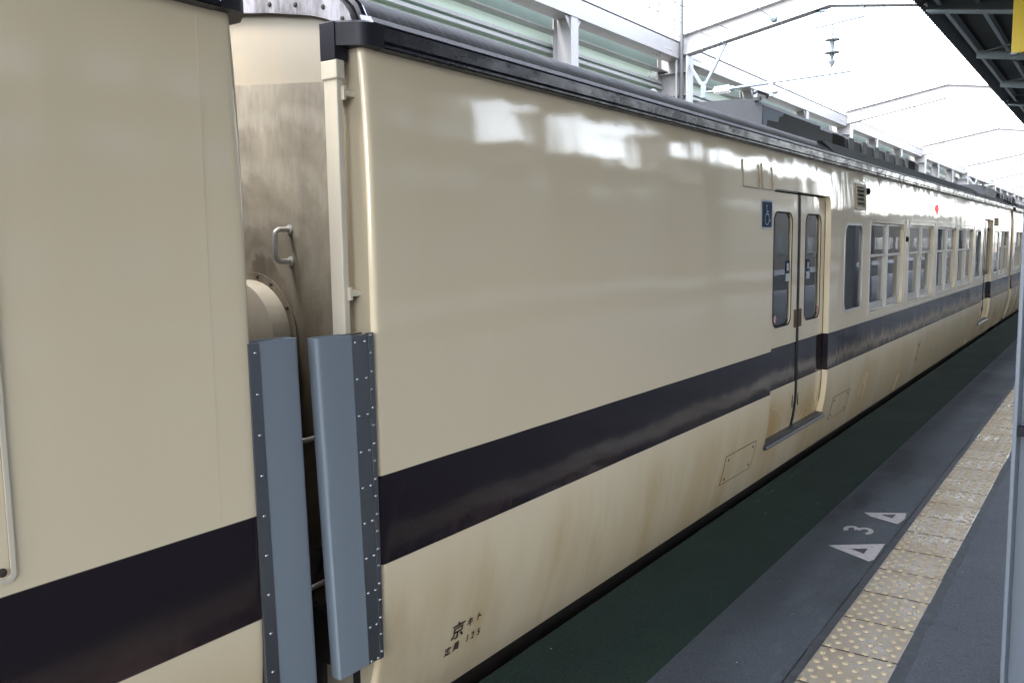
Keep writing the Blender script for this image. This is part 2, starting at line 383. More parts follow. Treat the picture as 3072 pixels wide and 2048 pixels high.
# tactile paving: one strip of tiles
def tactile():
    root = thing('tactile_paving', (1.157, 2.83, 0), 'long strip of worn tan tactile paving tiles with raised domes beside the asphalt', 'tactile paving')
    tb = MB(); db = MB(); jb = MB(); P = .3094; W = .268; gap = .008; rr = random.Random(3)
    y = 2.842-P*8; k = 0
    while y < 75:
        j = rr.uniform(-.0015, .0015); a, b = 1.022+j, 1.022+W+j; h = .009+rr.uniform(-.001, .001)
        c = .004
        t = [(a+c, y+gap/2+c), (b-c, y+gap/2+c), (b-c, y+P-gap/2-c), (a+c, y+P-gap/2-c)]
        o = [(a, y+gap/2), (b, y+gap/2), (b, y+P-gap/2), (a, y+P-gap/2)]
        vs = [(u, v, h) for u, v in t]+[(u, v, h-c) for u, v in o]+[(u, v, -.001) for u, v in o]
        tb.add(vs, [(0,1,2,3)]+[(i, 4+i, 4+(i+1)%4, (i+1)%4) for i in range(4)]+[(4+i, 8+i, 8+(i+1)%4, 4+(i+1)%4) for i in range(4)])
        jb.add([(a+.002, y-gap/2+.0005, h+.0007), (b-.002, y-gap/2+.0005, h+.0007), (b-.002, y+gap/2-.0005, h+.0007), (a+.002, y+gap/2-.0005, h+.0007)], [(0,1,2,3)])
        n = 14 if y < 8 else (8 if y < 20 else 6)
        for q in range(8):
            for s in range(4):
                cx = a+W*(s+.36+(.5 if q % 2 else 0)-(.12 if q % 2 else 0))/4.1; cy = y+P*(q+.5)/8
                rws = [(.0134, -.0005), (.0122, .0030), (.0098, .0056), (.0055, .0066)] if y < 20 else [(.0140, 0), (.009, .0045)]
                vs = []; fs = []
                for i, (r, z) in enumerate(rws):
                    vs += [(cx+r*math.cos(2*math.pi*m/n), cy+r*math.sin(2*math.pi*m/n), h+z) for m in range(n)]
                    if i: fs += [((i-1)*n+m, (i-1)*n+(m+1)%n, i*n+(m+1)%n, i*n+m) for m in range(n)]
                fs.append(tuple((len(rws)-1)*n+m for m in range(n)))
                db.add(vs, fs)
        y += P; k += 1
    for mb, nm, mt, sm in ((tb, 'tile_row', M_TILE, None), (db, 'raised_domes', M_DOME, 50), (jb, 'dark_joints', M_DARK, None)):
        o = mb.build(nm, mt, None, sm, norm=False); o.data.transform(Matrix.Translation(-root.location)); o.parent = root
        if nm != 'tile_row': o['kind'] = 'stuff'
tactile()

def flat(name, polys, z, mt, parent, loc):
    """painted marking: polygons with optional hole bridged as quads"""
    mb = MB()
    for p in polys: mb.add([(x-loc[0], y-loc[1], z) for x, y in p], [tuple(range(len(p)))])
    return mb.build(name, mt, parent, norm=False)
def font_mesh(txt, size, bold=0):
    cu = bpy.data.curves.new('t', 'FONT'); cu.body = txt; cu.size = size; cu.offset = bold; cu.resolution_u = 6
    ob = bpy.data.objects.new('t', cu); C.objects.link(ob)
    dg = bpy.context.evaluated_depsgraph_get(); me = bpy.data.meshes.new_from_object(ob.evaluated_get(dg))
    bpy.data.objects.remove(ob); bpy.data.curves.remove(cu); me.materials.clear(); return me
def text_obj(name, txt, size, mat_, parent, mtx, bold=0, squeeze=1):
    me = font_mesh(txt, size, bold); me.transform(Matrix.Diagonal((squeeze, 1, 1, 1))); me.transform(mtx)
    me.materials.append(mat_); o = bpy.data.objects.new(name, me); link(o, parent); return o
BL = (.87, 4.6, 0)
bm_root = thing('boarding_mark', BL, 'worn white painted number 3 between two hollow triangles on the asphalt', 'platform marking')
def tri_ring(outer, hole):
    # quads between hole triangle and outer outline (outer has 3 corners matched to the hole, plus clipped extra points)
    return [[outer[0], outer[1], hole[1], hole[0]], [outer[1]]+outer[2:-1]+[hole[2], hole[1]] if False else [outer[1], outer[2], hole[2], hole[1]], [outer[2]]+outer[3:]+[outer[0], hole[0], hole[2]]]
h1 = [(.848,4.285),(.918,4.336),(.919,4.248)]; o1 = [(.741,4.278),(.973,4.449),(.978,4.192),(.962,4.156)]
h2 = [(.850,4.928),(.917,4.981),(.916,4.894)]; o2 = [(.763,4.922),(.960,5.034),(.974,4.926),(.960,4.808),(.807,4.869)]
flat('triangle_mark', tri_ring(o1, h1), .0035, M_PAINT, bm_root, BL)
flat('triangle_mark', tri_ring(o2, h2), .0035, M_PAINT, bm_root, BL)
def painted_three():
    # centre line in glyph space: u to the right, v up, height 1
    pts = []
    for t in range(150, -91, -12): pts.append((.32+.24*math.cos(R(t)), .755+.185*math.sin(R(t))))
    for t in range(90, -151, -12): pts.append((.32+.27*math.cos(R(t)), .285+.225*math.sin(R(t)) if t < 84 else .50))
    L = []
    for i, p in enumerate(pts):
        q0 = pts[max(0, i-1)]; q1 = pts[min(len(pts)-1, i+1)]; dx, dy = q1[0]-q0[0], q1[1]-q0[1]; n = math.hypot(dx, dy) or 1
        L.append((p[0]-dy/n*.085, p[1]+dx/n*.085, p[0]+dy/n*.085, p[1]-dx/n*.085))
    P = lambda u, v: (.0105+.0-(v-.0)*.140, -.062+u*.175, .0035)     # top of the figure points to the track
    half = len(range(150, -91, -12))
    mb = MB()
    for part in (L[:half], L[half:]):
        vs = []; 
        for a, b, c, d_ in part: vs += [P(a, b), P(c, d_)]
        dz = 0 if part is not L[half:] else 0
        mb.add([(x, y, z+(.0 if part[0] is L[0] else .0006)) for x, y, z in vs], [(2*i, 2*i+1, 2*i+3, 2*i+2) for i in range(len(part)-1)])
    mb.build('painted_number', M_PAINT, bm_root, norm=False)
painted_three()
far_mark = thing('boarding_mark', (.86, 17.9, 0), 'faded white painted mark far down the asphalt near the second car', 'platform marking')
for p in ([(.76,17.2),(.97,17.5),(.97,17.3)],[(.76,17.9),(.97,18.2),(.97,17.9)],[(.8,18.5),(.97,18.9),(.97,18.6)]): flat('triangle_mark', [p], .0035, M_PAINT, far_mark, (.86,17.9,0))

# round repair patch and sawn joints across the platform
rr_ = random.Random(21)
pt_ = [(.835+.085*math.cos(2*math.pi*k/28)*(1+rr_.uniform(-.04, .04)), 6.33+.20*math.sin(2*math.pi*k/28)*(1+rr_.uniform(-.04, .04)), .0022) for k in range(28)]
struct(MB().add(pt_, [tuple(range(28))]).build('asphalt_patch', asphalt('patch_asphalt', (.024, .029, .037), (.034, .040, .050)), norm=False))
for y_ in (12.4, 22.4, 32.4, 42.4):
    struct(MB().box(.205, .984, y_, y_+.012, .0005, .0030).build('platform_joint', M_DARK))
# rails and sleepers
for rx in (-1.45-.56, -1.45+.56):
    o = MB().prism([(rx-.06,-1.02),(rx+.06,-1.02),(rx+.06,-1.0),(rx+.01,-.98),(rx+.01,-.90),(rx+.033,-.885),(rx+.033,-.86),(rx-.033,-.86),(rx-.033,-.885),(rx-.01,-.90),(rx-.01,-.98),(rx-.06,-1.0)], 'y', YA, YB).build('rail', M_IRON)
    top(o, 'rusty steel rail under the train, the one %s' % ('on the platform side' if rx > -1.45 else 'on the wall side'), 'rail', 'rails of the track')
o = MB()
y = YA
while y < 60: o.box(-2.45, -.45, y, y+.24, -1.16, -1.02); y += .62
struct(o.build('sleepers', M_CONC))

# ------------------------------------------------------------------ railway cars
PROF = [(-.115,-.102),(-.06,-.092),(0,-.073),(.06,-.058),(.12,-.042),(.18,-.029),(.24,-.018),(.30,-.010),(.36,-.004),(.42,-.001),(.48,0),(.60,0),
        (.80,0),(1.0,0),(1.2,0),(1.4,0),(1.6,0),(1.72,-.0012),(1.80,-.003),(1.88,-.006),(1.96,-.0105),(2.04,-.0165),(2.12,-.024)]
def PX(z):
    for (z0, x0), (z1, x1) in zip(PROF, PROF[1:]):
        if z <= z1: return x0+(x1-x0)*max(0, (z-z0)/(z1-z0))
    return PROF[-1][1]
CXX = -1.45
def side_mesh(y0, y1, holes, far=False, depth=.05, off=0, z0=None, z1=None, round_ends=True, step=.5):
    """wall following the car profile with round-cornered openings; holes: (ya,yb,za,zb,r)"""
    mb = MB()
    fx = (lambda x: x) if not far else (lambda x: 2*CXX-x)
    cols = [(y0, -.018), (y0+.002, -.011), (y0+.006, -.005), (y0+.012, -.0012), (y0+.020, 0), (y0+.040, 0)] if round_ends else [(y0, 0)]
    ys = sorted({round(v, 4) for h in holes for v in h[:2]}); base = [y0+.040, y1-.040] if round_ends else [y0, y1]
    n = max(1, int((y1-y0)/step)); ys = sorted(set(ys) | {round(base[0]+(base[1]-base[0])*i/n, 4) for i in range(1, n)})
    ys = [y for y in ys if base[0]+.002 < y < base[1]-.002 and (any(abs(y-v) < 1e-3 for h in holes for v in h[:2]) or all(abs(y-v) > .02 for h in holes for v in h[:2]))]
    cols += [(y, 0) for y in ys]
    cols += [(y1-.040, 0), (y1-.020, 0), (y1-.012, -.0012), (y1-.006, -.005), (y1-.002, -.011), (y1, -.018)] if round_ends else [(y1, 0)]
    za = PROF[0][0] if z0 is None else z0; zb = PROF[-1][0] if z1 is None else z1
    zs = sorted({round(v, 4) for h in holes for v in h[2:4]} | {z for z, x in PROF if za < z < zb} | {za, zb})
    zs = [z for z in zs if any(abs(z-v) < 1e-4 for h in holes for v in h[2:4]) or z in (za, zb) or all(abs(z-v) > .012 for h in holes for v in h[2:4])]
    V = {}; vs = []; fs = []
    def vi(i, j):
        if (i, j) not in V:
            V[(i, j)] = len(vs); y, dx = cols[i]; z = zs[j]; vs.append((fx(PX(z)+dx+off), y, z))
        return V[(i, j)]
    for i in range(len(cols)-1):
        for j in range(len(zs)-1):
            cy = (cols[i][0]+cols[i+1][0])/2; cz = (zs[j]+zs[j+1])/2
            if any(a < cy < b and c < cz < d for a, b, c, d, r in holes): continue
            fs.append((vi(i, j), vi(i+1, j), vi(i+1, j+1), vi(i, j+1)))
    mb.add(vs, fs)
    for a, b, c, d, r in holes:
        K = 6; outl = []
        for (qy, qz, t0) in ((b-r, d-r, 0), (a+r, d-r, 90), (a+r, c+r, 180), (b-r, c+r, 270)):
            rr = r if not (t0 >= 180 and r > .0 and c < .3) else .001
            if rr != r: qy = b-rr if t0 == 270 else a+rr; qz = c+rr
            arc = [(qy+rr*math.cos(R(t0+90*k/K)), qz+rr*math.sin(R(t0+90*k/K))) for k in range(K+1)]
            outl += arc
            cor = (b if t0 in (0, 270) else a, d if t0 < 180 else c)
            P = [(fx(PX(z)+off), y, z) for y, z in [cor]+arc]
            mb.add(P, [(0, k+1, k+2) for k in range(K)])
        # straight edges need points along z for the curved wall
        full = []
        for k in range(len(outl)):
            p, q = outl[k], outl[(k+1) % len(outl)]; full.append(p)
            if abs(p[1]-q[1]) > .2:
                m = int(abs(p[1]-q[1])/.07)
                full += [(p[0]+(q[0]-p[0])*t/m, p[1]+(q[1]-p[1])*t/m) for t in range(1, m)]
        n = len(full); lip = min(.006, depth/3)
        rings = [(0, 0), (-lip*.3, lip*.7), (-lip, lip), (-depth, lip)]
        cyy, czz = (a+b)/2, (c+d)/2; vs = []
        for dx, ins in [(0, 0), (-.004, -.0), (-depth, 0)]:
            vs += [(fx(PX(z)+off+dx), y, z) for y, z in full]
        mb.add(vs, [(k, (k+1) % n, n+(k+1) % n, n+k) for k in range(n)]+[(n+k, n+(k+1) % n, 2*n+(k+1) % n, 2*n+k) for k in range(n)])
    return mb
def rrect(a, b, c, d, r, K=6):
    o = []
    for (qy, qz, t0) in ((b-r, d-r, 0), (a+r, d-r, 90), (a+r, c+r, 180), (b-r, c+r, 270)):
        o += [(qy+r*math.cos(R(t0+90*k/K)), qz+r*math.sin(R(t0+90*k/K))) for k in range(K+1)]
    return o
def plate(mb, outline, x0, x1):      # yz outline extruded in x
    return mb.prism(outline, 'x', x0, x1)
def rim(mb, a, b, c, d, r, w, x0, x1, far=False):
    fx = (lambda x: x) if not far else (lambda x: 2*CXX-x)
    o = rrect(a, b, c, d, r); i = rrect(a+w, b-w, c+w, d-w, max(.004, r-w)); n = len(o)
    vs = [(fx(x), y, z) for x in (x0, x1) for L in (o, i) for y, z in L]
    fs = []
    for k in range(n):
        k1 = (k+1) % n
        fs += [(k, k1, n+k1, n+k), (2*n+k, 3*n+k, 3*n+k1, 2*n+k1), (k, 2*n+k, 2*n+k1, k1), (n+k, n+k1, 3*n+k1, 3*n+k)]
    return mb.add(vs, fs)

def window_unit(parent, a, far=False, wd=1.42):
    """two-light drop window, opening a..a+wd, z .865..1.675"""
    b = a+wd; c, d = .865, 1.675; fx = (lambda x: x) if not far else (lambda x: 2*CXX-x)
    def bx(mb, x0, x1, y0, y1, z0, z1):
        xa, xb = sorted((fx(x0), fx(x1))); return mb.box(xa, xb, y0, y1, z0, z1)
    if far:
        fr = MB(); bx(fr, -.055, -.03, a, b, 1.355, 1.385); bx(fr, -.055, -.02, a+wd/2-.02, a+wd/2+.02, c, d)
        fo = fr.build('window', M_ALU, parent)
        bx(MB(), -.044, -.040, a, b, c, d).build('pane', M_GLASS, fo); return fo
    fr = MB(); rim(fr, a-.045, b+.075, c-.05, d+.045, .03, .006, .0005, .004)        # outline of the mounting frame
    mid = (a+b)/2
    bx(fr, -.045, -.004, mid-.014, mid+.014, c+.002, d-.002)
    bx(fr, -.062, -.030, a+.002, a+.022, c+.01, d-.01); bx(fr, -.062, -.030, b-.022, b-.002, c+.01, d-.01)
    bx(fr, -.058, -.028, a+.002, b-.002, c+.001, c+.016)
    fo = fr.build('window', M_ALU, parent)
    for s, (p, q) in enumerate(((a+.022, mid-.014), (mid+.014, b-.022))):
        up_ = MB(); bx(up_, -.040, -.018, p+.001, q-.001, 1.365, 1.388); bx(up_, -.040, -.022, p+.001, q-.001, d-.022, d-.004)
        so = up_.build('sash', M_ALU, fo)
        lo = MB(); bx(lo, -.056, -.036, p+.001, q-.001, c+.017, c+.075); bx(lo, -.056, -.040, q-.030, q-.001, c+.076, 1.364)
        so2 = lo.build('sash', M_ALU, fo)
        bx(MB(), -.031, -.028, p, q, 1.388, d-.022).build('pane', M_GLASS, fo)
        bx(MB(), -.049, -.046, p, q-.03, c+.075, 1.365).build('pane', M_GLASS, fo)
    return fo
def fixed_window(parent, a, b, far=False):
    c, d = .935, 1.65; fx = (lambda x: x) if not far else (lambda x: 2*CXX-x)
    mb = MB(); rim(mb, a-.012, b+.012, c-.012, d+.012, .092, .020, -.003, .004, far)
    fo = mb.build('narrow_window', M_ALU, parent, 40)
    xa, xb = sorted((fx(-.012), fx(-.008)))
    plate(MB(), rrect(a+.001, b-.001, c+.001, d-.001, .079), xa, xb).build('pane', M_GLASS, fo)
    return fo

def door(parent, a, b, far=False):
    """pair of sliding leaves in opening a..b"""
    mid = (a+b)/2+.02; off = -.045
    for s, (p, q) in enumerate(((a-.02, mid-.016), (mid+.016, b+.02))):
        if s == 0: h = (mid-.16-.385, mid-.16, .93, 1.71, .075)
        else: h = (mid+.16, mid+.16+.385, .93, 1.71, .075)
        leaf = side_mesh(p, q, [h], far, .02, off, .165, 1.90, False, .3).build('sliding_door', M_DOOR, parent, 35)
        fx = (lambda x: x) if not far else (lambda x: 2*CXX-x)
        xa, xb = sorted((fx(off-.014), fx(off-.011)))
        plate(MB(), rrect(h[0]+.001, h[1]-.001, h[2]+.001, h[3]-.001, .074), xa, xb).build('pane', M_GLASS, leaf)
        if far: continue
        rim(MB(), h[0]-.006, h[1]+.006, h[2]-.006, h[3]+.006, .08, .010, off-.001, off+.003).build('window_seal', M_SEAL, leaf, 40)
        hy = mid-.078 if s == 0 else mid+.038
        hd = MB(); rim(hd, hy-.004, hy+.044, .895, 1.025, .008, .012, off, off+.007); hd.build('door_handle', M_RUST, leaf)
        MB().box(off+.0005, off+.002, hy+.007, hy+.033, .912, 1.008).build('handle_recess', M_DARK, leaf)
        # lower little grip slots
        gy = mid-.07 if s == 0 else mid+.06
        MB().box(PX(.35)+off, PX(.35)+off+.004, gy, gy+.012, .31, .40).build('grip_slot', M_DARK, leaf)
    if far: return
    seal = MB(); zs = [z for z, x in PROF if .18 <= z <= 1.80]+[1.855]; zs = [.165]+zs
    seal.grid([[(PX(z)+off+.004+dx, y, z) for z in zs] for y, dx in ((mid-.024, -.012), (mid-.020, .002), (mid+.020, .002), (mid+.024, -.012))])
    seal.build('door_seal', M_SEAL, parent, 30)
    # dark edge rubber where the leaves meet the frame
    for yy, dy in ((a+.001, .010), (b-.011, .010)):
        er = MB(); zz = [z for z, x in PROF if .2 <= z <= 1.80]+[1.84]
        er.grid([[(PX(z)+off+.003, yy, z) for z in zz], [(PX(z)+off+.003, yy+dy, z) for z in zz]])
        er.build('frame_rubber', M_SEAL, parent, norm=False)
    MB().box(PX(1.85)+off-.001, PX(1.85)+off+.004, a+.06, b-.06, 1.843, 1.853).build('top_rubber', M_SEAL, parent)
    # threshold rail
    o = MB().prism([(-.10,.124),(-.016,.124),(-.013,.130),(-.020,.146),(-.030,.152),(-.032,.160),(-.10,.165)], 'y', a-.01, b+.015).build('door_sill', M_SILL, parent)
    # dark back of the pocket so nothing shows through the gaps
    MB().box(-.105, -.1, a-.02, a+.01, .15, 1.9).build('door_pocket', M_DARK, parent)
    return

ROOF = [(-.043,2.178),(-.047,2.195),(-.058,2.213),(-.075,2.235),(-.10,2.256),(-.15,2.288),(-.22,2.318),(-.35,2.352),(-.6,2.397),(-1.0,2.437),(-1.45,2.452)]
TRIN = [(-.106,2.168),(-.118,2.182),(-.138,2.194),(-.184,2.210),(-.24,2.226),(-.296,2.237),(-.42,2.262),(-.6,2.290),(-1.0,2.33),(-1.45,2.345)]
def mirror(L): return L+[(2*CXX-x, z) for x, z in L[:-1]][::-1]

def end_fit(root, ye, s, detailed):
    """car end. ye = plane of the side end, s=-1: end faces the camera (-Y), s=+1: faces away"""
    Y = lambda d: ye-s*d*-1 if False else ye+s*d      # d metres outward from the side end
    def yb(mb, x0, x1, d0, d1, z0, z1):
        a, b = sorted((Y(d0), Y(d1))); return mb.box(x0, x1, a, b, z0, z1)
    outer = mirror([(x, z) for x, z in ROOF])
    # end wall: side returns, recessed panel, grimy sheet
    wl = [(-.118, PX(z)*0+z) for z, x in []]
    zsb = [z for z, x in PROF]
    for far in (0, 1):
        fx = (lambda x: x) if not far else (lambda x: 2*CXX-x)
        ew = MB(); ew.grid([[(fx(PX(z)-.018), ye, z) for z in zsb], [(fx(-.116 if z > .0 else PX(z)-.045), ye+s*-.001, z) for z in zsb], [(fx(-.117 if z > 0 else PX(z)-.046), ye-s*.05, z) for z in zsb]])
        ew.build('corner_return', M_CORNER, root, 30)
        a, b = sorted((ye-s*.021, ye-s*.019)); x0, x1 = sorted((fx(-.118), fx(-.17))); MB().box(x0, x1, a, b, -.1, 2.15).build('corner_shade', M_DARK, root)  # dark sheet standing in for the shade behind the rain pipe
    # end wall body
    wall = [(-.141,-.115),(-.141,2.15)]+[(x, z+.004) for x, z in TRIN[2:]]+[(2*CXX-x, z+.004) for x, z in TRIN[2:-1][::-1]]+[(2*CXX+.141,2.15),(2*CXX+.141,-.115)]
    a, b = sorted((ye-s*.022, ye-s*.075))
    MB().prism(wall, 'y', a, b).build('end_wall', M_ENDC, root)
    gr = [(-.19,.15)]+[(x, 2.022+(-.19-x)*.092) for x in (-.19,-.3,-.45,-.6,-.8)]+[(-.8,.15)]
    for far in (0, 1):
        fx = (lambda x: x) if not far else (lambda x: 2*CXX-x)
        a, b = sorted((ye-s*.022, ye-s*.018)); MB().prism([(fx(x), z) for x, z in gr], 'y', a, b).build('grimy_sheet', M_GRIME, root)
    # roof end trim strip
    tr = MB(); o_, i_ = mirror(ROOF), mirror(TRIN)
    o_ = [(x-.004 if x > CXX else x+.004, z-.004) for x, z in o_]
    n = min(len(o_), len(i_))
    def res(L, m):
        d = [0]
        for p, q in zip(L, L[1:]): d.append(d[-1]+math.dist(p, q))
        out = []
        for k in range(m):
            t = d[-1]*k/(m-1); j = max(0, min(len(L)-2, next((q for q in range(len(d)-1) if d[q+1] >= t), len(L)-2)))
            u = (t-d[j])/(d[j+1]-d[j]+1e-9); out.append((L[j][0]+(L[j+1][0]-L[j][0])*u, L[j][1]+(L[j+1][1]-L[j][1])*u))
        return out
    O, I = res(mirror(ROOF), 80), res(mirror(TRIN), 80)
    O = [(x-.004 if x > CXX else x+.004, z-.004) for x, z in O]
    tr.grid([[(x, Y(-.06), z) for x, z in I], [(x, Y(.004), z) for x, z in I], [(x, Y(.006), z) for x, z in O], [(x, Y(-.06), z) for x, z in O]])
    tro = tr.build('roof_end_trim', M_TRIM, root, 30)
    for x, z in ((-.089,2.191),(-.171,2.239),(-.296,2.266),(-.419,2.288),(-.56,2.312),(-.70,2.335),(-.9,2.355)):
        for xx in (x, 2*CXX-x): MB().lathe((xx, Y(.006), z), (0, s, 0), [(0,.008),(.003,.007),(.005,.003)], 8).build('trim_screw', M_IRON, tro, 40)
    # lap of the roof covering behind the trim (a raised black bead)
    bead = res(mirror(ROOF), 60); MB().tube([(x+(.004 if x > CXX else -.004), Y(-.035), z+.004) for x, z in bead], .017, 8).build('roof_bead', M_BLACK, root, 40)
    # gutter turning the corner and rain pipe
    for far in (0, 1):
        fx = (lambda x: x) if not far else (lambda x: 2*CXX-x)
        gu = MB()
        path = [(.018, -.06), (.018, -.008), (.012, .012), (-.006, .024), (-.066, .062), (-.068, .064), (-.124, .064)]
        sec = []
        for (x, dd) in path:
            sec.append([(fx(x), Y(dd), 2.100), (fx(x), Y(dd), 2.166), (fx(x-.02), Y(dd-.012), 2.176), (fx(x-.055), Y(max(-.06, dd-.05)), 2.176), (fx(x-.05), Y(max(-.06, dd-.045)), 2.100), (fx(x), Y(dd), 2.100)])
        gu.grid(sec)
        # hopper box
        x0, x1 = sorted((fx(-.126), fx(-.064)))
        if s < 0: yb(gu, x0, x1, .014, .066, 2.062, 2.168)
        go = gu.build('gutter_end', M_BLACK2, root, 40)
        if s > 0: continue
        pp = MB(); x0, x1 = sorted((fx(-.123), fx(-.066))); yb(pp, x0, x1, .036, .060, .35, 2.0625)
        x0, x1 = sorted((fx(-.128), fx(-.060))); yb(pp, x0, x1, .031, .065, 2.005, 2.061)
        po = pp.build('rain_pipe', M_CREAM, root, bevel=.004)
        for z in (1.945, 1.345, .8):
            cl = MB(); x0, x1 = sorted((fx(-.066), fx(-.054))); yb(cl, x0, x1, .036, .044, z, z+.04); yb(cl, *sorted((fx(-.116), fx(-.054))), -.002, .0355, z+.012, z+.028)
            cl.build('pipe_clip', M_CREAM, po, norm=True)
    # headstock, coupler, gangway bellows
    MB().box(-2.6, -.3, *sorted((Y(-.3), Y(.0))), -.18, .10).build('headstock', M_IRON, root)
    cp = MB(); cp.lathe((CXX, Y(-.3), -.45), (0, s, 0), [(0,.09),(.3,.09),(.32,.14),(.50,.14),(.53,.10)], 12)
    cp.bar((CXX, Y(-.3), -.25), (CXX, Y(-.1), -.45), .2, .1); cp.build('coupler', M_IRON, root)
    bl = MB()
    for k in range(6):
        d0 = .005+k*.04; rim2 = [(-.95,.1),(-1.95,.1),(-1.95,2.05),(-.95,2.05)]
        a, b = sorted((Y(d0), Y(d0+.02))); bl.prism(rim2, 'y', a, b); a, b = sorted((Y(d0+.02), Y(d0+.04)))
        bl.prism([(-.99,.13),(-1.91,.13),(-1.91,2.0),(-.99,2.0)], 'y', a, b)
    bl.build('gangway_bellows', M_SEAL, root)
    # arched housing with bolted flange, handle, rungs
    for far in ((0, 1) if detailed else (0,)):
        fx = (lambda x: x) if not far else (lambda x: 2*CXX-x)
        def arch(r, cx=-.60, cz=1.20, zb=1.10): return [(cx+r, zb)]+[(cx+r*math.cos(R(t)), cz+r*math.sin(R(t))) for t in range(0, 181, 9)]+[(cx-r, zb)]
        a, b = sorted((Y(-.02), Y(-.012)))
        fl = MB().prism([(fx(x), z) for x, z in arch(.226, zb=1.12)], 'y', a, b).build('housing_flange', M_GRIME, root, 30)
        a, b = sorted((Y(-.012), Y(.062)))
        MB().prism([(fx(x), z) for x, z in arch(.200, zb=1.11)], 'y', a, b).build('round_housing', M_CREAM, fl, 30, bevel=.003)
        for t in (0, 30, 60, 80, 100, 120, 150, 180): MB().lathe((fx(-.60+.213*math.cos(R(t))), Y(-.012), 1.20+.213*math.sin(R(t))), (0, s, 0), [(0,.006),(.005,.006),(.007,.003)], 6).build('flange_bolt', M_IRON, fl, 30)
        MB().lathe((fx(-.388), Y(-.012), 1.125), (0, s, 0), [(0,.018),(.02,.018),(.022,.01)], 8).build('flange_bolt', M_IRON, fl, 30)
        hd = MB(); hd.tube([(fx(-.395), Y(-.02), 1.568), (fx(-.395), Y(.028), 1.568), (fx(-.395), Y(.040), 1.560), (fx(-.395), Y(.044), 1.548), (fx(-.395), Y(.044), 1.483), (fx(-.395), Y(.040), 1.471), (fx(-.395), Y(.028), 1.463), (fx(-.395), Y(-.02), 1.463)], .0085, 10)
        for z in (1.568, 1.463): hd.lathe((fx(-.395), Y(-.018), z), (0, s, 0), [(0,.016),(.004,.016),(.006,.010)], 12)
        hd.build('grab_handle', M_ALU, root, 50)
        for z in (.885, .385):
            rg = MB().tube([(fx(-.28), Y(-.02), z), (fx(-.28), Y(.05), z-.004), (fx(-.29), Y(.058), z-.004), (fx(-.50), Y(.058), z+.004), (fx(-.51), Y(.05), z+.004), (fx(-.51), Y(-.02), z+.008)], .009, 8)
            rg.build('step_rung', M_ALU, root, 50)
        # cables and equipment under the housing
        cb = MB(); rr = random.Random(11)
        for k in range(5):
            x = -.30-.1*k; cb.tube([(fx(x), Y(-.02), .5), (fx(x-.02), Y(.05), .30-.03*k), (fx(x-.06), Y(.10), .05), (fx(x-.10), Y(.16), -.15), (fx(x-.12), Y(.30), -.25)], .018, 8)
        for k in range(4): cb.box(*sorted((fx(-.22-.17*k), fx(-.34-.17*k))), *sorted((Y(-.02), Y(.03))), .12, .30+.03*(k % 2))
        cb.build('jumper_cables', M_IRON, root, 40)

def guard(root, ye, s, seam, edge, left, tops, zb):
    """rubber gap guard screwed to the car corner. s=-1 sticks out towards -Y. values: y at top / y at bottom"""
    (s0, s1), (e0, e1), (l0, l1) = seam, edge, left
    zt = tops
    L = lambda t, z: t[0]+(t[1]-t[0])*(zt-z)/(zt-zb)
    XO = .004
    st = MB()   # steel strip, two leaves
    def quad(mb, ya, yb_, x0, x1, za, zb_):
        P = lambda x: [(x, L(ya, za), za), (x, L(yb_, za), za), (x, L(yb_, zb_), zb_), (x, L(ya, zb_), zb_)]
        mb.hexa(P(x0), P(x1))
    dirn = 1 if e0 > s0 else -1     # direction from seam towards the car body
    if dirn > 0:   # guard of the right car: seam ... fold ... corner
        fold = (e0-.022, e1-.016); quad(st, seam, fold, -.012, XO, zb, zt-.004); quad(st, (fold[0]+.0012, fold[1]+.0012), edge, -.006, XO+.004, zb, zt)
        quad(st, (s0+.02, s1+.02), edge, -.055, -.051, zb+.01, zt-.008)
    else:
        quad(st, edge, seam, -.008, XO, zb, zt-.002)
    so = st.build('guard_strip', M_STEEL, root)
    rb = MB(); n = 8; prof = []
    # rubber board: flat face with a rounded free edge and a returned back
    free = (l0, l1); w0, w1 = s0-l0, s1-l1
    def pt(u, x, z):  # u 0 at free edge, 1 at seam
        a = l0+w0*u; b = l1+w1*u; return (x, L((a, b), z), z)
    sec = [(1, XO-.001), (.5, XO), (.1, XO), (.03, XO-.001), (.008, XO-.004), (0, XO-.012), (.01, XO-.04), (.10, XO-.05), (.5, XO-.052), (1, XO-.052)]
    zsn = [zb+(zt-zb)*i/12 for i in range(13)]
    rb.grid([[pt(u, x, z) for z in zsn] for u, x in sec])
    sec2 = [(u, x-.006 if x > -.02 else x+.006) for u, x in sec]
    sec2 = [(min(.98, max(.03, u)), x) for u, x in sec2]
    rb.grid([[pt(u, x, z) for z in zsn] for u, x in sec2][::-1])
    for z in (zb, zt):
        A = [pt(u, x, z) for u, x in sec]; B = [pt(u, x, z) for u, x in sec2]; rb.grid([A, B])
    ro = rb.build('guard_rubber', M_RUBBER, root, 40)
    return so
RIV = None
def rivets(parent, cols_):
    global RIV
    for (y0, y1, z0, dz, k, x) in cols_:
        for i in range(k):
            o = RIV.copy() if RIV else MB().lathe((0,0,0), (1, 0, 0), [(0,.0052),(.0015,.005),(.003,.0038),(.0042,.0015)], 10).build('rivet', M_RIVET, None, 60)
            if RIV: C.objects.link(o)
            RIV = o; o.location = (x, y0+(y1-y0)*i/max(1, k-1), z0-dz*i); o.parent = parent

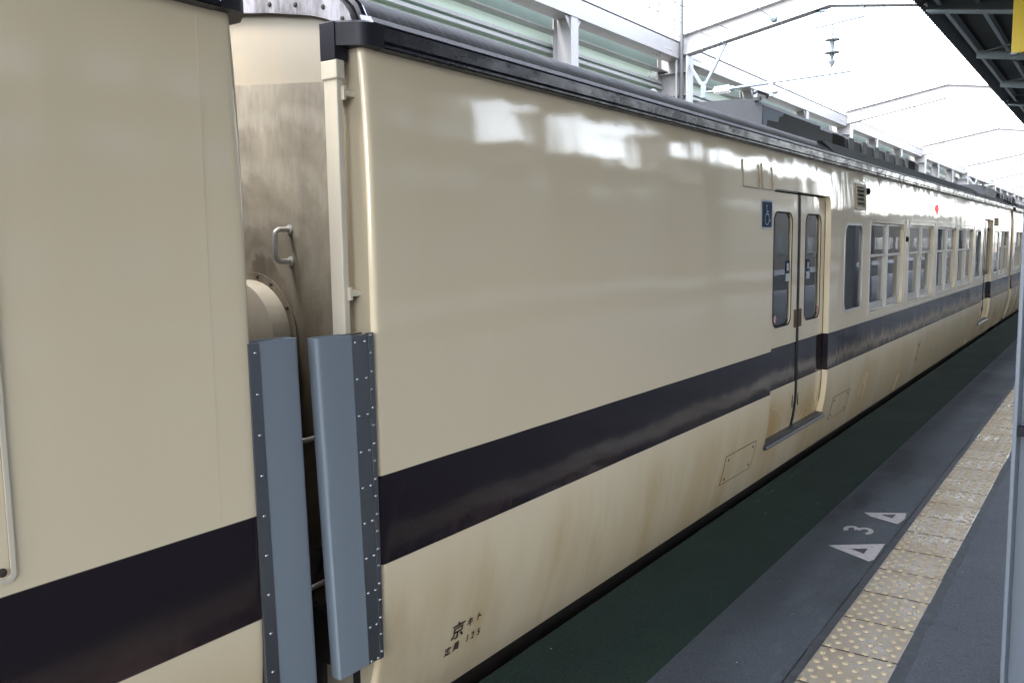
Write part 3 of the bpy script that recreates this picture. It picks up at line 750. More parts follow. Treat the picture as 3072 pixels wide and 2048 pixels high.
def roof_unit(root, y0, y1, z=2.755):
    """roof air conditioner, y0..y1"""
    xs = -.76; L = [(-.76,2.40),(-.76,z-.06),(-.80,z-.015),(-.95,z+.015),(-1.45,z+.03)]; sec = mirror(L)
    ac = thing_part('air_conditioner', root)
    e = y0+1.76
    MB().prism([(x, q) for x, q in sec], 'y', y0, e).build('front_housing', M_AC, ac, 30)
    MB().prism([(x-.02 if x > CXX else x+.02, q-.02) for x, q in sec], 'y', e+.002, y1).build('rear_housing', M_AC, ac, 30)
    MB().box(-.83, -.768, y0-.03, y0-.001, z-.02, z+.01).build('seam_lip', M_AC, ac)
    # peeled patch near the front corner
    pz = [(y0+.02,z-.07),(y0+.03,z-.27),(y0+.09,z-.26),(y0+.13,z-.17),(y0+.42,z-.16),(y0+.45,z-.11),(y0+.55,z-.09),(y0+.57,z-.065)]
    MB().prism(pz, 'x', -.7595, -.7575).build('peeled_patch', M_PEEL, ac)
    for k, yy in enumerate((e+.55, y1-.75)):
        lv = MB(); 
        for j in range(4): lv.box(-.79, -.768, yy, yy+.45, z-.26+j*.045, z-.235+j*.045)
        lv.box(-.785, -.779, yy-.02, yy+.47, z-.28, z-.07); lv.build('louvre', M_DARK, ac)
    yy = e+1.15
    while yy < y1-.9:
        MB().prism([(yy,z-.06),(yy+.22,z-.06),(yy+.20,z-.30),(yy+.02,z-.30)], 'x', -.782, -.762).build('rib', M_PLATE, ac); yy += .62
    MB().tube([(-.80,y0-.10,z+.03),(-.78,y0-.08,z+.05),(-.78,y0+.2,z+.055),(-.80,y0+.22,z+.035)], .012, 8).build('lifting_handle', M_AC, ac, 40)
    # upstand plate along the eaves
    a, b = y0-.5, y1+2.0
    MB().hexa([(-.052,a+.25,2.200),(-.108,a,2.300),(-.108,b-1.5,2.300),(-.052,b,2.200)], [(-.15,a+.3,2.20),(-.16,a+.05,2.303),(-.16,b-1.5,2.303),(-.15,b,2.20)]).build('eaves_plate', M_PLATE, root)
def thing_part(name, root):
    o = bpy.data.objects.new(name, None); link(o, root); return o

def seat_mesh():
    mb = MB(); mb.box(-1.05,-.12,0,.42,.43,.55); mb.prism([(.42,.48),(.52,.45),(.60,1.22),(.52,1.26)], 'x', -1.05, -.12)
    return mb
SEAT = None
def car(y0, y1, doors, wins, narrows, label, ac=None, detail=0, extras=True):
    root = thing('railway_car', (CXX, (y0+y1)/2, -.86), label, 'railway car', 'cars of the cream train at the platform')
    before = set(bpy.data.objects)
    holes = [(a, b, .15, 1.855, .07) for a, b in doors]+[(a, a+1.42, .865, 1.675, .06) for a in wins]+[(a, b, .935, 1.65, .08) for a, b in narrows]
    side_mesh(y0, y1, holes, False, .05).build('body_side', M_CAR, root, 35)
    side_mesh(y0, y1, holes, True, .05).build('body_side', M_CAR, root, 35)
    for a, b in doors: door(root, a, b); door(root, a, b, True)
    for a in wins: window_unit(root, a); window_unit(root, a, True)
    for a, b in narrows: fixed_window(root, a, b); fixed_window(root, a, b, True)
    # inner lining, floor, ceiling
    inn = MB(); q = 2*CXX
    hin = [(a, b, .15, 1.9, .01) for a, b in doors]+[(a-.02, a+1.44, .84, 1.69, .01) for a in wins]+[(a-.02, b+.02, .91, 1.68, .01) for a, b in narrows]
    for far in (False, True):
        mb = side_mesh(y0+.05, y1-.05, [h for h in hin], far, .02, -.11, .15, 2.1, False, 1.0); inn.add(mb.v, mb.f)
    inn.add([(-.12,y0+.06,2.1),(q+.12,y0+.06,2.1),(q+.12,y1-.06,2.1),(-.12,y1-.06,2.1)], [(0,1,2,3)])
    for yy in (y0+.08, y1-.08): inn.add([(-.12,yy,.12),(q+.12,yy,.12),(q+.12,yy,2.1),(-.12,yy,2.1)], [(0,1,2,3)])
    inn.build('inner_lining', M_INT, root, norm=False)
    MB().box(q+.14, -.14, y0+.05, y1-.05, -.05, .14).build('floor', M_FLOOR, root)
    for a in wins:
        for yy in (a+.0, a+.80):
            for fl in (0, 1):
                mb = seat_mesh(); mb.v = [((x if not fl else q-x), y+yy, z) for x, y, z in mb.v]
                mb.build('seat', M_SEAT, root, bevel=.02)
    # roof, gutters
    N_ = mirror(ROOF); rf = MB(); rf.grid([[(x, y, z) for x, z in N_] for y in (y0+.01, y1-.01)]); rf.build('roof', M_ROOF, root, 40)
    for far in (0, 1):
        fx = (lambda x: x) if not far else (lambda x: q-x)
        P = [(-.03,2.098),(.014,2.100),(.018,2.104),(.018,2.112),(.012,2.116),(.018,2.122),(.018,2.162),(.014,2.168),(-.008,2.170),(-.03,2.170)]
        MB().prism([(fx(x), z) for x, z in P], 'y', y0+.058, y1-.058).build('gutter', M_BLACK, root, 25)
        Q = [(.016,2.1705),(.004,2.188),(-.040,2.200),(-.052,2.1705)]
        MB().prism([(fx(x), z) for x, z in Q], 'y', y0+.02, y1-.02).build('roof_flange', M_FLANGE, root, 25)
    end_fit(root, y0, -1, detail); end_fit(root, y1, +1, False)
    # underframe and bogies
    uf = MB(); uf.box(-2.6,-.3,y0+.3,y1-.3,-.35,-.06)
    for k in range(6): yy = y0+5+k*1.7; uf.box(-2.5+.2*(k%2),-.4,yy,yy+1.1,-.75,-.36)
    uf.build('underframe', M_IRON, root)
    for yc in (y0+2.6, y1-2.6):
        bo = MB(); bo.box(-2.5,-.4,yc-.25,yc+.25,-.55,-.36)
        for x in (-.52,-2.38): bo.prism([(yc-1.3,-.62),(yc-1.1,-.5),(yc-.4,-.42),(yc+.4,-.42),(yc+1.1,-.5),(yc+1.3,-.62),(yc+1.1,-.68),(yc-1.1,-.68)], 'x', x-.06, x+.06)
        b_ = bo.build('bogie', M_IRON, root)
        for dy in (-1.05, 1.05):
            wl = MB()
            for x in (-.89-.02, -2.01-.02): wl.lathe((x-.06, yc+dy, -.43), (1,0,0), [(0,.43),(.10,.43),(.105,.455),(.13,.455)], 28)
            wl.lathe((-2.1, yc+dy, -.43), (1,0,0), [(0,.08),(1.3,.08)], 12); wl.build('wheelset', M_IRON, b_, 30)
    if ac: roof_unit(root, *ac)
    for o in set(bpy.data.objects)-before:
        if o.parent is root and o.type == 'MESH': o.location = -root.location
        elif o.parent is root: o.location = -root.location
    return root
def under(root, o):       # attach a world-space mesh to a car
    o.parent = root; o.location = -root.location; return o

WINS = [8.25, 9.96, 11.66, 13.31, 18.13]
carB = car(1.90, 19.95, [(5.58,6.93),(15.85,17.08)], WINS, [(7.36,7.94),(14.97,15.55),(17.33,17.93)],
           'second cream railway car, blank navy-striped wall before its double doors, filling the middle', (7.5, 14.6), 1)
carA = car(-16.60, 1.442, [(-12.0,-10.65),(-4.5,-3.15)], [-16.1,-10.3,-8.6,-6.9], [(-2.9,-2.3)],
           'cream railway car nearest the camera, cut by the left edge of the view', (-10.8, -4.0), 0)
carC = car(20.45, 38.5, [(24.13,25.48),(34.4,35.63)], [20.9,26.8,28.51,30.21,31.86], [(22.9,23.5),(33.5,34.1)],
           'cream railway car behind the second one, mostly hidden by the platform column', (22.2, 29.0), 0)
carD = car(39.0, 57.05, [(42.68,44.03),(52.95,54.18)], [45.35,47.06,48.76,50.41], [(44.5,45.0)],
           'cream railway car farthest along the train, only its roof edge showing', (44.6, 51.6), 0)

# gap guards
g1 = guard(carB, 1.9, -1, (1.797,1.826), (1.885,1.887), (1.660,1.704), 1.247, .205)
g2 = guard(carA, 1.442, 1, (1.461,1.482), (1.426,1.437), (1.592,1.618), 1.258, .19)
for gg, rt_ in ((g1, carB), (g2, carA)):
    for o in rt_.children:
        if o.name.startswith('guard_'): o.location = -rt_.location
rivets(g1, [(1.812,1.838,1.222,.1125,10,.004), (1.852,1.866,1.222,.1125,10,.004), (1.872,1.879,1.240,.1125,10,.008), (1.872,1.879,1.185,.1125,9,.0065)])
rivets(g2, [(1.447,1.459,1.230,.1115,10,.004)])
# hollow steel backing of the right guard
under(carB, MB().box(-.062,-.056,1.80,1.905,.21,1.243).build('guard_backing', M_STEEL))
under(carA, MB().box(-.062,-.056,1.43,1.50,.21,1.25).build('guard_backing', M_STEEL))

# ---- fittings on the middle car
def bent(mb):
    mb.v = [(x+PX(z), y, z) for x, y, z in mb.v]; return mb
def sign_holder(y0, y1):
    mb = MB(); mb.box(.0005,.008,y0,y0+.005,1.845,2.0); mb.box(.0005,.012,y0,y1,1.840,1.847)
    mb.box(.0005,.006,y1-.010,y1-.006,1.845,1.99)
    mb.box(.006,.010,y1-.013,y1-.006,1.855,1.915)
    mb.tube([(.008,y1-.010,1.86),(.012,y1-.010,1.885),(.008,y1-.010,1.92),(.011,y1-.010,1.955),(.007,y1-.010,1.985)], .002, 6)
    return under(carB, bent(mb).build('sign_holder', M_BRONZE))
sign_holder(5.03, 5.31); sign_holder(5.36, 5.56)
def sign_holder2(y0, y1):
    mb = MB(); mb.box(.0005,.012,y0,y0+.012,1.76,1.90); mb.box(.0005,.018,y0,y1,1.755,1.768); mb.box(.0005,.014,y1-.018,y1,1.76,1.90)
    return under(carB, bent(mb).build('sign_holder', M_BRONZE))
sign_holder2(17.30, 17.50); sign_holder2(17.56, 17.74)
# vent
vb = MB(); rim(vb, 7.66, 8.00, 1.775, 2.0, .012, .028, -.006, .014); ve = under(carB, bent(vb).build('vent', M_BRONZE))
bk = bent(MB().box(-.006,.001,7.69,7.97,1.80,1.975)).build('vent_recess', M_DARK, ve)
for k in range(5):
    z = 1.806+k*.035; bent(MB().prism([(.0022,z+.012),(.0125,z),(.0125,z+.004),(.0022,z+.018)], 'y', 7.69, 7.97)).build('slat', M_BRONZE, ve)
fr = MB(); rim(fr, 7.63, 8.03, 1.755, 2.02, .01, .006, .0004, .003); bent(fr).build('vent_plate', M_CREAM, ve)
under(carB, MB().lathe((-.010,8.10,1.945), (1,0,0), [(0,.03),(.014,.03),(.02,.024),(.026,.008)], 16).build('marker_button', M_SEAL, None, 40))
under(carB, MB().lathe((0,9.80,1.525), (1,0,0), [(0,.028),(.012,.028),(.02,.02),(.024,.006)], 16).build('marker_button', M_SEAL, None, 40))
# red door lamp
M_RED = mat('red_lamp', (.75, .02, .02), .3); M_RED.node_tree.nodes['Principled BSDF'].inputs['Emission Color'].default_value = (1, .03, .03, 1)
M_RED.node_tree.nodes['Principled BSDF'].inputs['Emission Strength'].default_value = .35
lm = MB(); rows = [(0,1.0),(.008,.97),(.016,.8),(.021,.5),(.023,.1)]
lm.grid([[(-.008+d_, 11.56+.033*s_*math.cos(2*math.pi*k/20), 1.888+.052*s_*math.sin(2*math.pi*k/20)) for k in range(21)] for d_, s_ in rows])
lo = under(carB, lm.build('door_lamp', M_RED, None, 60))
MB().box(-.01,.004,11.53,11.59,1.825,1.836).build('lamp_base', M_DARK, lo)
# access panels low on the side
def hatch(root, y0, y1, z0, z1, xo=0.0025):
    mb = MB(); zs = [z0+(z1-z0)*i/6 for i in range(7)]
    A = [[(PX(z)+xo, y, z) for z in zs] for y in (y0, y1)]; mb.grid(A)
    o = under(root, mb.build('access_panel', M_CAR, None, norm=False))
    ed = MB()
    for yy in (y0, y1): ed.tube([(PX(z)+xo-.001, yy, z) for z in zs], .0029, 6)
    for z in (z0, z1): ed.tube([(PX(z)+xo-.001, y0, z), (PX(z)+xo-.001, y1, z)], .0029, 6)
    ed.build('panel_edge', M_RUST, o)
    sc = MB()
    for yy in (y0+.05, y1-.05):
        for z in (z0+.03, z1-.03): sc.lathe((PX(z)+xo, yy, z), (1,0,0), [(0,.011),(.003,.010),(.005,.005)], 10)
    sc.build('panel_fastener', M_RUST, o, 40); return o
hatch(carB, 4.86, 5.38, .045, .228); hatch(carB, 7.20, 7.72, .045, .235)
hatch(carB, 10.72, 10.80, .12, .34); hatch(carB, 16.0, 16.08, .12, .28)
# big bolted panel at the left border
lp = MB(); rim(lp, -.60, .812, .818, 1.86, .02, .010, .0005, .006); lpo = under(carA, lp.build('bolted_panel', M_CREAM))
MB().box(.0003,.0025,-.59,.80,.83,1.85).build('panel_sheet', M_CAR, lpo)
MB().lathe((.002,.785,.842),(1,0,0),[(0,.010),(.004,.009),(.006,.004)],12).build('panel_screw', M_IRON, lpo, 40)
# seam near the end of the near car
under(carA, MB().box(.0001,.0005,1.3195,1.3205,.80,2.09).build('panel_seam', M_CREAM))
# wheelchair sticker
stk = MB(); plate(stk, rrect(5.345,5.555,1.592,1.775,.018), .0008, .0018); so_ = under(carB, stk.build('wheelchair_sticker', M_STW, None))
plate(MB(), rrect(5.358,5.542,1.604,1.763,.010), .0019, .0024).build('sticker_field', M_BLUE, so_)
sy = MB(); X0 = .003
def stroke(mb, pts, w, x=X0):
    for p, q in zip(pts, pts[1:]):
        a = Vector((0, p[0], p[1])); b = Vector((0, q[0], q[1])); dd = (b-a).normalized(); nn = Vector((0, -dd.z, dd.y))*w/2; e = dd*w*.25
        mb.add([(x, *(a-e+nn).yz), (x, *(b+e+nn).yz), (x, *(b+e-nn).yz), (x, *(a-e-nn).yz)], [(0,1,2,3)])
sc_y = lambda u: 5.45+u*.070; sc_z = lambda v: 1.683+v*.070
hd_ = [(sc_y(-.12+.14*math.cos(t*math.pi/6)), sc_z(.80+.14*math.sin(t*math.pi/6))) for t in range(12)]
sy.add([(X0, a, b) for a, b in hd_], [tuple(range(12))])
S = lambda L: [(sc_y(a), sc_z(b)) for a, b in L]
stroke(sy, S([(-.12,.6),(-.08,.05),(.42,.02),(.62,-.55),(.85,-.48)]), .0105)
stroke(sy, S([(-.10,.30),(.38,.26)]), .0085)
stroke(sy, S([(-.18,.12)]+[(.02+.52*math.cos(R(t)), -.38+.52*math.sin(R(t))) for t in range(115, 345, 12)]), .0085)
sy.build('wheelchair_symbol', M_STW, so_, norm=False)

# lettering; text plane local (right,up) -> (+Y,+Z) facing +X
def tm(y, z): return Matrix(((0,0,1,PX(z)+.0028),(1,0,0,y),(0,1,0,z),(0,0,0,1)))
def tilt(z):  # follow the tumblehome
    s_ = (PX(z+.03)-PX(z-.03))/.06; return Matrix(((0,0,1,PX(z)+.0032),(1,0,0,0),(0,1,0,z),(0,0,0,1))), s_
def letter(txt, y, z, size, bold=0, sq=1):
    s_ = (PX(z+.04)-PX(z))/.04
    m = Matrix(((0, s_, 1, PX(z)+.0030),(1,0,0,y),(0,1,0,z),(0,0,0,1)))
    return under(carB, text_obj('lettering', txt, size, M_TEXT, None, m, bold, sq))
letter('京', 2.282, .088, .072, .0012, 1.1); letter('キ', 2.372, .106, .040, .0010); letter('ト', 2.425, .110, .040, .0010)
letter('定', 2.262, .030, .038, .0007); letter('員', 2.310, .033, .038, .0007)
letter('1', 2.385, .037, .042, .0009, .85); letter('2', 2.418, .037, .042, .0009, .85); letter('5', 2.455, .037, .042, .0009, .85)
letter('モハ116', 11.45, .14, .075, .001)
letter('6', 6.46, 1.78, .03)
# stickers inside the door windows
for yy, zz in ((5.80, .985), (6.80, .985)):
    a = MB().lathe((-.052,yy,zz),(1,0,0),[(0,.030),(.001,.030)],24); o = under(carB, a.build('no_trapping_sticker', mat('sticker_red', (.55,.06,.05), .4)))
    MB().lathe((-.0505,yy,zz),(1,0,0),[(0,.023),(.0008,.023)],24).build('sticker_centre', M_STW, o)
    MB().bar((-.049,yy-.016,zz+.016),(-.049,yy+.016,zz-.016),.005,.001).build('sticker_bar', o.data.materials[0], o)
for yy in (6.02, 6.50):
    o = under(carB, MB().box(-.054,-.053,yy,yy+.08,1.29,1.38).build('notice_sticker', M_BLUE)); MB().box(-.0529,-.0524,yy+.02,yy+.06,1.31,1.36).build('notice_mark', M_STW, o)
    MB().box(-.054,-.053,yy,yy+.08,1.235,1.288).build('notice_text', M_STW, o)

# ------------------------------------------------------------------ wall and steelwork on the far side
GY = [14.95+11.38*k for k in range(-2, 11)]
def far_label(y): return 'by the near end' 
# corrugated screen wall: stepped pale-green profile
def screen():
    root = thing('screen_wall', (-5.25, 40, -1.15), 'pale green stepped sheet-metal wall behind the train with white ledges', 'wall')
    P = []; z = -1.1; x0 = -5.34
    zs = []
    k = 4.655
    prof = [(x0+.10, k), (x0+.10, k-.012)]
    prof = []
    zt = 4.655
    while zt > -1.1:
        # sloping green faces between white ledges
        prof += [(x0, zt, 0), (x0+.03, zt-.160, 0), (x0+.08, zt-.165, 1), (x0+.08, zt-.205, 1), (x0+.02, zt-.212, 0), (x0+.03, zt-.252, 0), (x0+.09, zt-.256, 1), (x0+.09, zt-.298, 1), (x0+.02, zt-.305, 0)]
        zt -= .60
    a = MB(); 
    pts = [(x, z) for x, z, m in prof]
    a.grid([[(x, y, z) for x, z in pts] for y in (GY[0]-6, GY[-1])])
    o = a.build('wall_sheet', M_GREENP, root, norm=False)
    led = MB()
    for i in range(len(prof)-1):
        if prof[i][2] and prof[i+1][2]: led.box(prof[i][0]-.005, prof[i][0]+.006, GY[0]-6, GY[-1], prof[i+1][1]-.002, prof[i][1]+.004)
    l2 = led.build('white_ledges', M_WHITE, root)
    c = MB().box(-5.30,-5.16,GY[0]-6,GY[-1],4.655,4.675).build('top_cap', M_WHITE, root)
    u = MB().box(-5.44,-5.42,GY[0]-6,GY[-1],4.3,5.3).build('upper_backing', M_GREENSHADE, root)
    for q in (o, l2, c, u): q.location = -root.location
screen()
def hcol(name, x0, x1, y, wy, z0, z1, tf=.014):
    mb = MB(); mb.box(x0,x0+tf,y-wy/2,y+wy/2,z0,z1); mb.box(x1-tf,x1,y-wy/2,y+wy/2,z0,z1); mb.box(x0+tf,x1-tf,y-.006,y+.006,z0,z1); return mb
def rel(root, *obs):
    for o in obs: o.parent = root; o.location = -root.location
# small posts
k = 0
for i, gy in enumerate(GY[:-1]):
    for f in (1, 2):
        y = gy+f*11.38/3; k += 1
        nm_ = ['first','second','third','fourth','fifth','sixth','seventh','eighth','ninth','tenth','eleventh','twelfth','thirteenth','fourteenth','fifteenth','sixteenth','seventeenth','eighteenth','nineteenth','twentieth']
        if y < 9: continue
        vis = k-4; lab_ = 'slim white post of the green wall, %s one along from the camera' % nm_[vis] if vis < len(nm_) else 'slim white post at the far end of the green wall'
        root = thing('wall_post', (-5.02, y, -1.15), lab_, 'post', 'white steel posts along the green wall')
        rel(root, hcol('p', -5.18, -4.86, y, .20, -1.15, 4.828).build('post', M_WHITE))
        for q in (1, -1): rel(root, MB().prism([(y+.10*q,4.827),(y+.24*q,4.827),(y+.10*q,4.66)], 'x', -4.90, -4.888).build('gusset', M_WHITE))
# long wall beam
wb = thing('wall_beam', (-5.0, 40, 4.83), 'long white riveted steel beam running along the top of the green wall', 'beam')
bb = MB(); a, b = GY[0]-6, GY[-1]
bb.box(-5.15,-4.85,a,b,4.83,4.85); bb.box(-5.15,-4.85,a,b,5.12,5.14); bb.box(-5.006,-4.994,a,b,4.85,5.12); bb.box(-4.870,-4.855,a,b,4.85,5.10)
rel(wb, bb.build('beam', M_WHITE))
rv = MB(); y = 0
for i, gy in enumerate(GY[:7]):
    for sgn in (-1, 1):
        for j in range(6): rv.lathe((-4.92-.1*(j % 2), gy+sgn*(.55+.07*j), 4.829), (0,0,-1), [(0,.016),(.01,.014),(.014,.006)], 6)
        for j in range(4): rv.lathe((-4.855, gy+sgn*(.5+.09*j), 4.93), (1,0,0), [(0,.016),(.01,.014),(.014,.006)], 6)
rel(wb, rv.build('rivets', M_WHITE, None, 40))

def gantry(y, i):
    lab = ['white steel portal over the track with insulators, nearest in view', 'white steel portal over the train, second in view', 'white steel portal over the train, third in view', 'white steel portal over the train, fourth in view'][i-2] if 2 <= i <= 5 else ('white steel portal faint in the distance, number %s from the nearest' % i if i > 5 else 'white steel portal overhead outside the view')
    if i > 5: lab = 'faint distant white steel portal, %s one along the train' % ['fifth','sixth','seventh','eighth','ninth','tenth','eleventh','twelfth'][i-6]
    if i < 2: lab = 'white steel portal overhead %s, outside the view' % ['behind the camera','beside the near car'][i]
    root = thing('steel_portal', (-5.0, y, -1.15), lab, 'portal frame', 'white steel portals over the track')
    mb = hcol('c', -5.31, -4.72, y, .28, -1.15, 4.88, .018); mb.box(-5.29,-4.74,y-.13,y+.13,4.60,4.612); mb.box(-5.29,-4.74,y-.13,y+.13,4.20,4.21)
    rel(root, mb.build('column', M_WHITE))
    # pitched I beam to the ridge and down to the canopy
    def ibeam(p, q, h, wd):
        m = MB(); p0 = Vector(p); q0 = Vector(q)
        def quad(za, zb, y0, y1): m.hexa([(p0.x,y0,p0.z+za),(p0.x,y1,p0.z+za),(p0.x,y1,p0.z+zb),(p0.x,y0,p0.z+zb)], [(q0.x,y0,q0.z+za),(q0.x,y1,q0.z+za),(q0.x,y1,q0.z+zb),(q0.x,y0,q0.z+zb)])
        quad(0, .018, y-wd/2, y+wd/2); quad(h-.018, h, y-wd/2, y+wd/2); quad(.018, h-.018, y-.006, y+.006)
        return m
    m1 = ibeam((-4.93,y,4.88), (-2.25,y,5.35), .37, .22); o1 = m1.build('beam', M_WHITE)
    m2 = ibeam((-2.25,y,5.35), (-.80,y,5.12), .37, .22); o2 = m2.build('beam', M_WHITE)
    rel(root, o1, o2)
    if i < 7:
        rv = MB()
        for j in range(9):
            x = -4.85+j*.095; zb = 4.88+(x+4.93)*.1754
            for yy in (y-.07, y+.07): rv.lathe((x, yy, zb), (0,0,-1), [(0,.02),(.012,.018),(.018,.006)], 6); rv.lathe((x, yy, zb+.37), (0,0,1), [(0,.02),(.012,.018),(.018,.006)], 6)
            rv.lathe((x, y-.006, zb+.08+.2*(j % 2)), (0,-1,0), [(0,.016),(.01,.014),(.014,.006)], 6)
        sp = MB().hexa([(-4.9,y-.014,4.93),(-4.9,y-.006,4.93),(-4.9,y-.006,5.2),(-4.9,y-.014,5.2)], [(-4.35,y-.014,5.03),(-4.35,y-.006,5.03),(-4.35,y-.006,5.3),(-4.35,y-.014,5.3)])
        rel(root, rv.build('rivets', M_WHITE, None, 40), sp.build('splice_plate', M_WHITE))
    return root
for i, gy in enumerate(GY): gantry(gy, i)

# gantry equipment at the nearest portal, repeated at the following ones
def v_bracket(y, first):
    root = thing('registration_arm', (-4.46, y, 4.12), 'galvanised V bracket holding a white ribbed insulator and a long tube under the %s portal' % first, 'overhead line arm', 'overhead line arms under the portals')
    m = MB(); m.bar((-4.84,y,4.90), (-4.50,y,4.36), .05, .05); m.bar((-4.04,y,5.03), (-4.42,y,4.36), .05, .05)
    m.box(-4.50,-4.42,y-.03,y+.03,4.12,4.40); rel(root, m.build('bracket', M_GALV, bevel=.004))
    ins = MB(); prof = [(0,.03)]
    for k in range(6): prof += [(.02+k*.048,.035),(.035+k*.048,.075),(.045+k*.048,.075),(.055+k*.048,.035)]
    prof += [(.32,.03)]; ins.lathe((-4.27,y,4.22), (1,0,.02), prof, 20); rel(root, ins.build('insulator', M_PORC, None, 50))
    t = MB(); t.tube([(-4.44,y,4.215),(-4.26,y,4.22)], .018, 8); t.lathe((-3.95,y,4.227),(1,0,.02),[(0,.045),(.06,.045),(.07,.028)],12)
    t.tube([(-3.95,y,4.228),(-1.92,y,4.275)], .024, 10); rel(root, t.build('tube', M_GALV, None, 50))
    c = MB(); c.box(-3.27,-3.19,y-.02,y+.02,4.02,4.27); c.lathe((-3.20,y,4.09),(1,0,-.1),[(0,.03),(.06,.04),(.09,.02)],10)
    c.tube([(-3.14,y,4.085),(-2.9,y+.1,4.10),(-2.6,y+.15,4.11)], .006, 6); rel(root, c.build('clamp', M_GALV))
    return root
def drop_insulator(y, first):
    root = thing('suspension_insulator', (-2.23, y, 5.33), 'string of two grey disc insulators hanging from the ridge of the %s portal' % first, 'insulator', 'disc insulators under the portals')
    b = MB(); b.box(-2.50,-2.42,y-.04,y+.04,5.04,5.32); b.box(-2.50,-2.34,y-.04,y+.04,5.28,5.31); b.bar((-2.46,y,5.06),(-1.78,y,5.12),.07,.05); b.box(-1.80,-1.73,y-.04,y+.04,5.10,5.36)
    rel(root, b.build('hanger', M_GALV))
    s = MB(); s.lathe((-2.22,y,5.10),(0,0,-1),[(0,.012),(.08,.012),(.09,.03),(.20,.03),(.21,.015),(.27,.02),(.285,.125),(.30,.12),(.315,.045),(.38,.035),(.47,.03),(.49,.125),(.505,.12),(.52,.045),(.56,.03),(.62,.012)],20)
    rel(root, s.build('discs', M_PORCD, None, 40))
    w_ = MB(); w_.lathe((-2.22,y,4.50),(0,0,-1),[(0,.02),(.03,.06),(.06,.05),(.13,.012)],8); w_.tube([(-2.22,y,4.40),(-2.30,y,4.28)], .012, 6); w_.lathe((-2.30,y,4.30),(0,0,-1),[(0,.03),(.05,.04)],8)
    rel(root, w_.build('drop_link', M_GALV, None, 40)); return root
ORD = {2: 'nearest', 3: 'second', 4: 'third', 5: 'fourth'}
v_bracket(GY[2], 'nearest'); drop_insulator(GY[2], 'nearest')
for i in (5,): v_bracket(GY[i], 'fourth'); drop_insulator(GY[i], 'fourth')

# wires
def wire(pts, r, label):
    o = MB().tube(pts, r, 6).build('overhead_wire', M_WIRE, None, 60); origin_to(o, pts[0]); return top(o, label, 'wire', 'wires over the track')
y2 = GY[2]
wire([(-4.0,-12,4.95),(-4.0,y2,4.97),(-4.0,100,4.97)], .006, 'thin dark feeder wire crossing in front of the left end of the nearest portal')
wire([(-3.02,-12,5.17),(-3.02,y2,5.17),(-3.02,100,5.17)], .006, 'thin wire with a round insulator crossing the web of the nearest portal')
wire([(-2.30,-12,4.02),(-2.0,y2,4.0),(-2.35,y2+45,4.0),(-2.0,120,4.0)], .004, 'contact wire running above the middle of the train roofs')
o = MB().lathe((-3.02,y2-.62,5.17),(0,1,0),[(0,.02),(.02,.06),(.05,.065),(.06,.03),(.09,.03),(.10,.065),(.13,.06),(.15,.02)],16).build('spool_insulator', M_PORCD, None, 40)
origin_to(o, (-3.02,y2-.62,5.17)); top(o, 'small round grey insulator on the wire before the nearest portal', 'insulator')
# conduit and pipe on the first big column
o = MB(); pts = []; z = 6.4
n = 230; rs = []
for k in range(n): pts.append((-4.80, y2-.20, -1.1+k*(7.9/n))); rs.append(.040 if k % 2 else .033)
o.tube(pts, rs, 10); o = o.build('ribbed_conduit', M_CABLE, None, 60); origin_to(o, (-4.80,y2-.20,-1.1)); top(o, 'black ribbed cable conduit climbing the column of the nearest portal', 'conduit')
o = MB().tube([(-4.90,y2-.20,-1.1),(-4.90,y2-.20,6.6)], .022, 10).build('steel_pipe', M_WHITE, None, 60); origin_to(o, (-4.90,y2-.20,-1.1)); top(o, 'thin white pipe beside the black ribbed conduit', 'pipe')
# wall light fittings (white lamps) near the column
for z in (4.50, 4.18):
    o = MB().lathe((-5.30,y2-.42,z+.1),(.6,0,-.5),[(0,.05),(.02,.07),(.10,.075),(.12,.04)],12).build('flood_lamp', M_PORC, None, 40)
    origin_to(o, (-5.30,y2-.42,z)); top(o, 'small white round fitting beside the nearest portal column, the %s of two' % ('upper' if z > 4.4 else 'lower'), 'lamp', 'fittings beside the nearest column')

def lattice_mast(x, y, h, label):
    root = thing('lattice_mast', (x, y, -1.15), label, 'mast', 'lattice masts behind the wall')
    m = MB(); a = .19
    for sx in (-1, 1):
        for sy_ in (-1, 1): m.bar((x+sx*a, y+sy_*a, -1.15), (x+sx*a, y+sy_*a, h), .06, .06)
    z = -1.0; f = 1
    while z < h-.5:
        for sy_ in (-1, 1): m.bar((x-f*a, y+sy_*a, z), (x+f*a, y+sy_*a, z+.5), .04, .01)
        for sx in (-1, 1): m.bar((x+sx*a, y-f*a, z), (x+sx*a, y+f*a, z+.5), .01, .04)
        z += .5; f = -f
    m.box(x-a-.03, x+a+.03, y-a-.036, y-a-.031, h-1.6, h-1.1); m.box(x-a-.03, x+a+.03, y-a-.036, y-a-.031, 5.1, 5.6)
    rel(root, m.build('lattice', M_WHITE))
    c = MB(); c.bar((x-1.3,y-.2,h-.35),(x+1.3,y-.2,h-.35),.09,.09)
    for d_ in (-1.2,-.5,.5,1.2): c.lathe((x+d_,y-.2,h-.35),(0,0,1),[(0,.03),(.1,.05),(.12,.03),(.2,.05),(.22,.02)],8)
    rel(root, c.build('crossarm', M_GALV)); return root
lattice_mast(-5.45, y2+.35, 7.6, 'grey riveted lattice mast rising behind the nearest portal, cut by the top edge')
lattice_mast(-5.6, GY[6]+.5, 8.5, 'distant pale lattice mast with a crossarm, the taller one in view')
lattice_mast(-5.6, GY[8]+.5, 8.6, 'farthest pale lattice mast with a crossarm beside the canopy edge')

